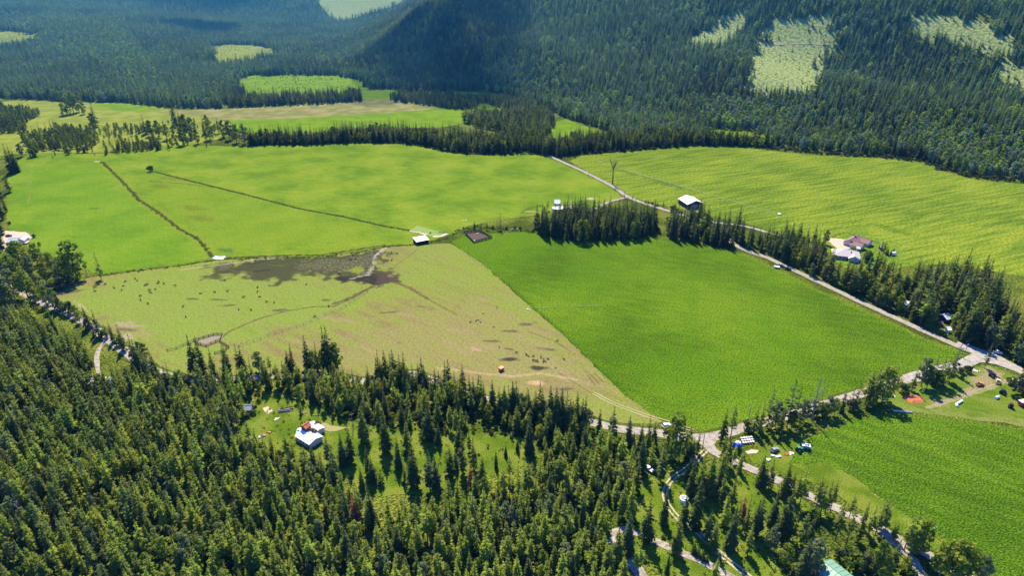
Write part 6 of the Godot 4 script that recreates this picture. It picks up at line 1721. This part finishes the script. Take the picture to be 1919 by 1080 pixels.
func forests() -> void:
	var gaps := [poly(CLEARING)]
	for g in NEAR_GAPS:
		gaps.append(poly(g))
	wood(poly(NEAR_FOREST), gaps, 4.3, [["pine_tree", 0.64], ["broadleaf_tree", 0.19], ["dead_tree", 0.015]], 11.0, 17.0, "near_forest", "trees of the near forest", "in the near forest", {"pine_tree": 300, "spruce_tree": 285, "broadleaf_tree": 220, "dead_tree": 30, "rust_tree": 10}, 1)
	# taller trees along the pasture side of the wood
	wood(poly([-201.6, -311.8, -186.7, -305.5, -153.1, -306.6, -125.7, -309.7, -97.1, -309.7, -73.2, -303.5, -59.3, -295.6, -47.1, -286.0, -43.8, -292.6, -26.8, -285.1, -5.2, -275.2, 12.8, -267.5, 25.2, -261.7, 33.5, -256.5, 31.8, -251.4, 22.3, -256.1, 10.1, -260.9, -7.7, -267.5, -28.8, -276.1, -45.2, -281.5, -59.5, -287.9, -74.5, -295.6, -96.3, -300.5, -122.9, -300.5, -149.7, -297.5, -182.9, -297.5, -196.7, -304.0]), [], 3.5, [["pine_tree", 0.15], ["broadleaf_tree", 0.16]], 17.0, 24.0, "near_forest", "trees of the near forest", "in the near forest", {"spruce_tree": 300, "broadleaf_tree": 240}, 21)
	wood(poly([-1075.6, -726.7, -569.6, -726.7, -497.5, -631.9, -413.8, -506.8, -391.5, -449.5, -424.9, -383.1, -613.4, -372.4]), [], 6.0, [["pine_tree", 0.3], ["broadleaf_tree", 0.3]], 14.0, 21.0, "near_forest", "", "", {}, 22)
	lay_mass("near_forest", "rest of the dense mixed conifer forest covering the near slope", "forest")
	var none := {}
	wood(poly(WINDBREAK), [], 4.6, [["pine_tree", 0.05], ["broadleaf_tree", 0.05]], 17.0, 25.0, "windbreak", "", "", none, 2)
	lay_mass("windbreak", "dense row of tall dark conifers between the meadow and hay field", "trees")
	wood(poly(WINDBREAK_EAST), [], 4.8, [["pine_tree", 0.08], ["broadleaf_tree", 0.10]], 15.0, 24.0, "windbreak_east", "", "", none, 3)
	lay_mass("windbreak_east", "shorter clump of dark conifers at the top corner of the hay field", "trees")
	gaps = []
	for g in EAST_GAPS:
		gaps.append(poly(g))
	wood(poly(EAST_BELT), gaps, 4.4, [["pine_tree", 0.20], ["broadleaf_tree", 0.27], ["dead_tree", 0.01]], 15.0, 24.0, "east_belt", "", "", none, 4)
	wood(poly([251.9, -394.3, 275.6, -406.0, 295.6, -410.1, 307.5, -400.5, 300.1, -372.4, 294.2, -346.1, 297.8, -331.2, 312.4, -296.5, 289.2, -260.9, 282.0, -292.6, 271.4, -311.8, 275.6, -327.1, 266.5, -334.1, 257.9, -340.0, 244.8, -361.6]), gaps, 6.5, [["pine_tree", 0.25], ["broadleaf_tree", 0.12]], 23.0, 31.0, "east_belt", "", "", none, 14)
	lay_mass("east_belt", "long belt of tall conifers following the east road past the houses", "trees")
	wood(poly(FAR_BELT), [], 4.1, [["pine_tree", 0.14], ["broadleaf_tree", 0.28]], 14.0, 23.0, "far_belt", "", "", none, 5)
	lay_mass("far_belt", "long dark tree belt along the far side of the meadow", "trees")
	wood(poly(FAR_COPSE), [], 5.0, [["pine_tree", 0.25], ["broadleaf_tree", 0.40]], 12.0, 20.0, "far_copse", "", "", none, 6)
	lay_mass("far_copse", "pale mixed copse between two bright fields across the valley", "trees")
	wood(poly(FAR_HEDGE), [], 5.0, [["pine_tree", 0.1], ["broadleaf_tree", 0.5]], 8.0, 15.0, "far_hedge", "", "", none, 7)
	lay_mass("far_hedge", "low dark hedge of trees at the far left meadow edge", "hedge")
	wood(poly(DAMP_GROVE), [], 5.5, [["pine_tree", 0.05], ["broadleaf_tree", 0.8]], 9.0, 18.0, "damp_grove", "", "", none, 8)
	wood(poly(DAMP_GROVE_WEST), [], 5.5, [["pine_tree", 0.05], ["broadleaf_tree", 0.6]], 10.0, 20.0, "damp_grove", "", "", none, 9)
	wood(poly([-494.1, -817.0, -464.2, -861.2, -452.5, -926.2, -393.4, -903.6, -349.8, -861.2, -314.4, -817.0, -341.6, -771.9, -398.2, -762.4, -461.6, -762.4]), [], 17.0, [["pine_tree", 0.05], ["broadleaf_tree", 0.75]], 7.0, 16.0, "damp_grove", "", "", none, 15)
	wood(poly([-527.6, -878.9, -479.6, -878.9, -438.7, -849.8, -494.1, -817.0]), [], 9.0, [["broadleaf_tree", 0.9]], 6.0, 14.0, "damp_grove", "", "", none, 16)
	wood(poly([-532.0, -726.7, -534.4, -748.7, -464.6, -762.4, -451.8, -744.2, -520.5, -726.7]), [], 14.0, [["broadleaf_tree", 0.8]], 4.0, 10.0, "damp_grove", "", "", none, 17)
	lay_mass("damp_grove", "leafy groves in the damp ground at the far left", "trees")
	wood(poly(HEDGE_ROW), [], 5.0, [["pine_tree", 0.1], ["broadleaf_tree", 0.2]], 14.0, 22.0, "hedge_row", "", "", none, 10)
	wood(poly(HEDGE_ROW_EAST), [], 5.0, [["pine_tree", 0.1], ["broadleaf_tree", 0.35]], 12.0, 20.0, "hedge_row", "", "", none, 11)
	wood(poly(VALLEY_STRIP), [], 5.5, [["pine_tree", 0.2], ["broadleaf_tree", 0.4]], 10.0, 18.0, "hedge_row", "", "", none, 12)
	lay_mass("hedge_row", "rows of dark conifers dividing the fields across the valley", "trees")
	slopes()

func cut_edge(q: Vector2, cuts: Array) -> float:
	for p in cuts:
		if Geometry2D.is_point_in_polygon(q, p):
			return edge_dist(p, q)
	return 0.0

func slopes() -> void:
	var edge := poly(WOODED_SLOPES)
	edge.append(Vector2(4200, -3400))
	edge.append(Vector2(-4200, -3400))
	var cuts := clearings()
	for p in [[-468.9, -1187.6, -490.0, -1253.2, -478.5, -1294.3, -395.6, -1312.2, -312.7, -1295.3, -251.6, -1230.6, -228.7, -1118.6, -265.9, -1086.8, -357.6, -1060.8, -404.9, -1056.6], [-640.7, -1513.6, -705.8, -1679.8, -685.1, -1746.7, -622.3, -1750.7, -535.4, -1664.9, -483.2, -1505.6, -517.0, -1409.5, -572.9, -1376.3], [-1371.8, -1834.3, -1257.4, -1785.3, -1109.2, -1698.3, -1060.3, -1619.2, -1089.7, -1581.3, -1185.6, -1567.6], [-240.2, -1091.2, -242.6, -1137.5, -198.1, -1157.1, -162.7, -1123.3, -183.5, -1065.1, -218.6, -1056.6], [-155.9, -1123.3, -104.4, -1142.3, -25.9, -1131.9, -17.1, -1120.4, -84.7, -1109.3], [35.4, -771.9, 56.6, -910.0, 72.1, -929.5, 90.5, -894.2, 117.0, -855.5, 99.2, -786.4, 72.4, -762.4], [228.4, -817.0, 254.8, -884.0, 287.5, -855.5, 318.1, -827.7, 286.9, -791.4]]:
		cuts.append(poly(p))
	var birch := poly(BIRCH_SLOPE)
	var kind_n := noise(91, 0.006, 3)
	var rag_n := noise(98, 0.03, 3)
	var stand_n := noise(97, 0.0045, 2)
	var gap := 5.4
	var r := RandomNumberGenerator.new()
	r.seed = 92
	var z := -560.0
	while z > -3300.0:
		var wide := -z * 0.92 + 120.0
		var g := gap * (1.0 if z > -2300.0 else 1.5)
		for i in int(2.0 * wide / g):
			var q := Vector2(-wide + (i + r.randf()) * g, z + r.randf_range(-0.5, 0.5) * g)
			if not Geometry2D.is_point_in_polygon(q, edge):
				continue
			var p := v3(q)
			var s := seen_at(p + Vector3(0, 22, 0))
			if s.x < -0.26 or s.x > 1.26 or s.y < -0.2:
				continue
			var k := kind_n.get_noise_2d(q.x, q.y)
			var edge_q := q + Vector2(rag_n.get_noise_2d(q.x, q.y), rag_n.get_noise_2d(q.x + 900.0, q.y)) * 26.0
			if in_any(edge_q, cuts):
				if p.y > 20.0 and r.randf() < 0.5 - cut_edge(edge_q, cuts) / 40.0:
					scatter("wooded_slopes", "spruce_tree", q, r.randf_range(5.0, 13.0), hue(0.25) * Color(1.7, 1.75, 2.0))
					continue
				if r.randf() < 0.03:
					scatter("wooded_slopes", "young_conifer", q, r.randf_range(2.0, 7.0), hue(0.2))
				elif r.randf() < 0.006:
					scatter("wooded_slopes", "thin_tree", q, r.randf_range(9.0, 16.0), hue(0.2))
				elif r.randf() < 0.22:
					scatter("wooded_slopes", "shrub", q, r.randf_range(0.8, 2.4), hue(0.3) * Color(0.9, 0.8, 1.0))
				continue
			var leafy := 0.08 + smoothstep(0.05, 0.4, k) * 0.55
			if p.y < 14.0 and q.x > 0.0:
				leafy += 0.22
			if Geometry2D.is_point_in_polygon(q, birch):
				leafy = 0.75
			var x := r.randf()
			if x < leafy:
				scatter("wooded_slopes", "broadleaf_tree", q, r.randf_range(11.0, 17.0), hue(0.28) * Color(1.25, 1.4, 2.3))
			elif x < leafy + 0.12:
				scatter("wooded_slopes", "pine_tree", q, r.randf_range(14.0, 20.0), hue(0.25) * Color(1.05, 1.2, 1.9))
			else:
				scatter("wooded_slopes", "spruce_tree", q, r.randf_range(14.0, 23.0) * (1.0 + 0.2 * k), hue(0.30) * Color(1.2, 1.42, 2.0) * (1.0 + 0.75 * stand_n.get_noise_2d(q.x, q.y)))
		z -= g
	lay_mass("wooded_slopes", "wooded hillsides and wooded plain beyond the fields", "forest")

# ------------------------------------------------------------------ undergrowth
func tuft_model() -> void:
	for i in 3:
		var r := RandomNumberGenerator.new()
		r.seed = 900 + i
		var v := PackedVector3Array()
		var c := PackedColorArray()
		var col: Color = [Color(0.16, 0.23, 0.02), Color(0.20, 0.25, 0.03), Color(0.11, 0.17, 0.02)][i]
		for k in 26:
			var a := r.randf() * TAU
			var d := Vector3(cos(a), 0, sin(a)) * r.randf_range(0.2, 1.0)
			var sd := Vector3(-sin(a), 0, cos(a)) * r.randf_range(0.2, 0.4)
			tri3(v, c, d * 0.5 - sd, d * 0.5 + sd, d + Vector3(0, r.randf_range(0.4, 1.0), 0), leaf(col, 0.25, r))
		add_model("tuft", soup(v, c), null, 1.0, "green")

func low_plants() -> void:
	tuft_model()
	var r := RandomNumberGenerator.new()
	r.seed = 93
	# leafy tufts and bushes in the rough clearing and the grass by the drive
	for e in [[CLEARING, 2.1, 0.32], [[55.1, -222.9, 66.5, -229.5, 79.1, -233.9, 101.0, -229.5, 113.5, -219.7, 121.0, -210.4, 139.5, -194.8, 140.2, -172.4, 58.2, -170.1, 38.6, -192.1, 43.7, -198.9], 2.0, 0.4]]:
		for q in jitter_points(poly(e[0]), e[1], 94):
			if r.randf() < e[2]:
				scatter("undergrowth", "tuft", q, r.randf_range(0.35, 1.2), hue(0.2))
			elif r.randf() < 0.01:
				scatter("undergrowth", "shrub", q, r.randf_range(0.8, 2.4), hue(0.25))
	# under the near trees
	for q in jitter_points(poly(NEAR_FOREST), 3.4, 95):
		var s := seen_at(v3(q))
		if s.x > -0.1 and s.x < 1.1 and s.y < 1.1 and not Geometry2D.is_point_in_polygon(q, poly(CLEARING)):
			scatter("undergrowth", "shrub", q, r.randf_range(1.0, 3.6), hue(0.25))
	# ditches and field edges
	for e in [[[-440.7, -720.3, -375.4, -640.4, -337.8, -592.2, -302.9, -556.7, -271.2, -520.9, -246.9, -498.8, -232.3, -479.3, -220.6, -462.0], 2.2, 0.8], [[-366.5, -682.1, -328.7, -657.9, -286.6, -631.9, -234.9, -599.8, -187.1, -569.0, -145.1, -548.7, -105.0, -525.8, -72.6, -511.4, -53.3, -510.3], 1.6, 0.8], [[-284.7, -429.5, -239.7, -444.8, -213.7, -456.1, -187.5, -459.1, -141.3, -462.0, -111.7, -471.0, -95.5, -481.4, -69.7, -486.7, -50.3, -500.0, -43.9, -516.1], 2.0, 0.9], [[-38.9, -518.5, -26.0, -520.9, 0.0, -516.1, 17.1, -511.4], 2.4, 1.2], [[59.9, -281.9, 52.3, -295.1, 28.3, -350.5, -3.6, -414.2, -47.3, -488.9], 1.2, 0.5], [[213.2, -796.4, 272.9, -786.4, 335.2, -755.5, 399.5, -739.7, 437.2, -722.4, 448.0, -685.9, 464.9, -659.8, 530.8, -637.0], 7.0, 2.6], [[50.2, -744.2, 108.0, -757.8, 211.5, -788.9], 4.0, 2.0], [[-304.7, -788.9, -201.3, -798.9, -125.4, -796.4, -65.8, -755.5, -11.9, -748.7, 29.7, -748.7], 3.0, 1.6]]:
		var line := smooth_line(poly(e[0]), 1.3)
		for q in line:
			for k in 2:
				if r.randf() < 0.7:
					var p: Vector2 = q + Vector2(r.randfn(), r.randfn()) * e[1] * 0.5
					if e[2] > 1.5 or r.randf() < 0.03:
						scatter("undergrowth", "shrub", p, e[2] * r.randf_range(0.7, 1.6), hue(0.3))
					else:
						scatter("undergrowth", "tuft", p, e[2] * r.randf_range(0.6, 1.5), hue(0.3) * Color(0.75, 0.75, 0.75))
	lay_mass("undergrowth", "low bushes, weeds and grass tufts along ditches, field edges and under trees", "undergrowth")

# ------------------------------------------------------------------ labels for the trees
func name_trees() -> void:
	var marks := [["the white-roofed farmhouse", Vector2(-95.6, -253.8)], ["the log pile", Vector2(-109.3, -273.5)], ["the red feed wagon", Vector2(-5.7, -309.2)], ["the road junction", Vector2(88.3, -252.2)], ["the round metal tank", Vector2(69.8, -212.5)], ["the green-roofed workshop", Vector2(117.0, -175.9)], ["the white-lidded boxes", Vector2(107.5, -250.7)], ["the green tractor", Vector2(128.4, -243.2)], ["the orange soil heap", Vector2(200.4, -283.3)], ["the pale road junction", Vector2(258.7, -321.5)], ["the small rail pen", Vector2(-173.0, -338.8)], ["the tree-hidden cottages", Vector2(-212.4, -295.6)], ["the lower left corner", Vector2(-180.4, -181.9)], ["the bottom left third", Vector2(-122.5, -179.5)], ["the bottom centre", Vector2(-62.2, -179.5)], ["the bottom right of centre", Vector2(0.0, -179.5)], ["the left forest edge", Vector2(-223.8, -241.7)], ["the middle of the near forest", Vector2(-102.2, -206.0)], ["the wood's centre left", Vector2(-168.4, -231.2)], ["the forest below the clearing", Vector2(-32.8, -194.8)], ["the drive's lower bend", Vector2(39.0, -194.8)], ["the left gravel road", Vector2(-263.2, -365.6)], ["the pale blue house", Vector2(-380.5, -490.0)], ["the pasture pond", Vector2(-214.4, -460.0)], ["the dark corral", Vector2(-28.1, -501.1)], ["the teal-roofed barn", Vector2(40.1, -574.7)], ["the white hay barn", Vector2(159.2, -577.5)], ["the brown-roofed house", Vector2(263.6, -486.7)], ["the far stubble field", Vector2(-349.6, -985.7)], ["the pump house", Vector2(113.6, -188.0)]]
	var nouns := {"spruce_tree": "spruce", "pine_tree": "pine", "broadleaf_tree": "broadleaf tree", "dead_tree": "dead snag", "rust_tree": "dying conifer", "shrub": "bush", "thin_tree": "thin conifer", "young_conifer": "conifer sapling", "bare_tree": "forked tree"}
	var same := {}
	for t in trees:
		var p: Vector3 = t.node.position
		var best := 1e9
		var near := ""
		var side := ""
		for m in marks:
			var d := Vector2(p.x, p.z).distance_to(m[1])
			if d < best:
				best = d
				near = m[0]
				var a := seen_at(p)
				var b := seen_at(v3(m[1]))
				var dx := (a.x - b.x) * 1.78
				var dy := a.y - b.y
				side = ("left of" if dx < 0 else "right of") if absf(dx) > absf(dy) * 1.2 else ("beyond" if dy < 0 else "below")
		var tall := ""
		if t.kind in ["spruce_tree", "pine_tree", "broadleaf_tree", "thin_tree"]:
			tall = "tall " if t.h > 17.5 else ("small " if t.h < 10.0 else "medium ")
		var s := "%s%s %s %s %s" % [tall, t.tone, nouns[t.kind], side, near]
		t.label = s
		if not same.has(s):
			same[s] = []
		same[s].append(t)
	for s in same:
		var list: Array = same[s]
		if list.size() > 1:
			list.sort_custom(func(a, b): return seen_at(a.node.position).x < seen_at(b.node.position).x)
		for i in list.size():
			var l: String = s if list.size() == 1 else "%s, %s from left" % [s, ordinal(i + 1).replace("one hundred and ", "hundred-")]
			tag(list[i].node, l, "bush" if list[i].kind == "shrub" else "tree")
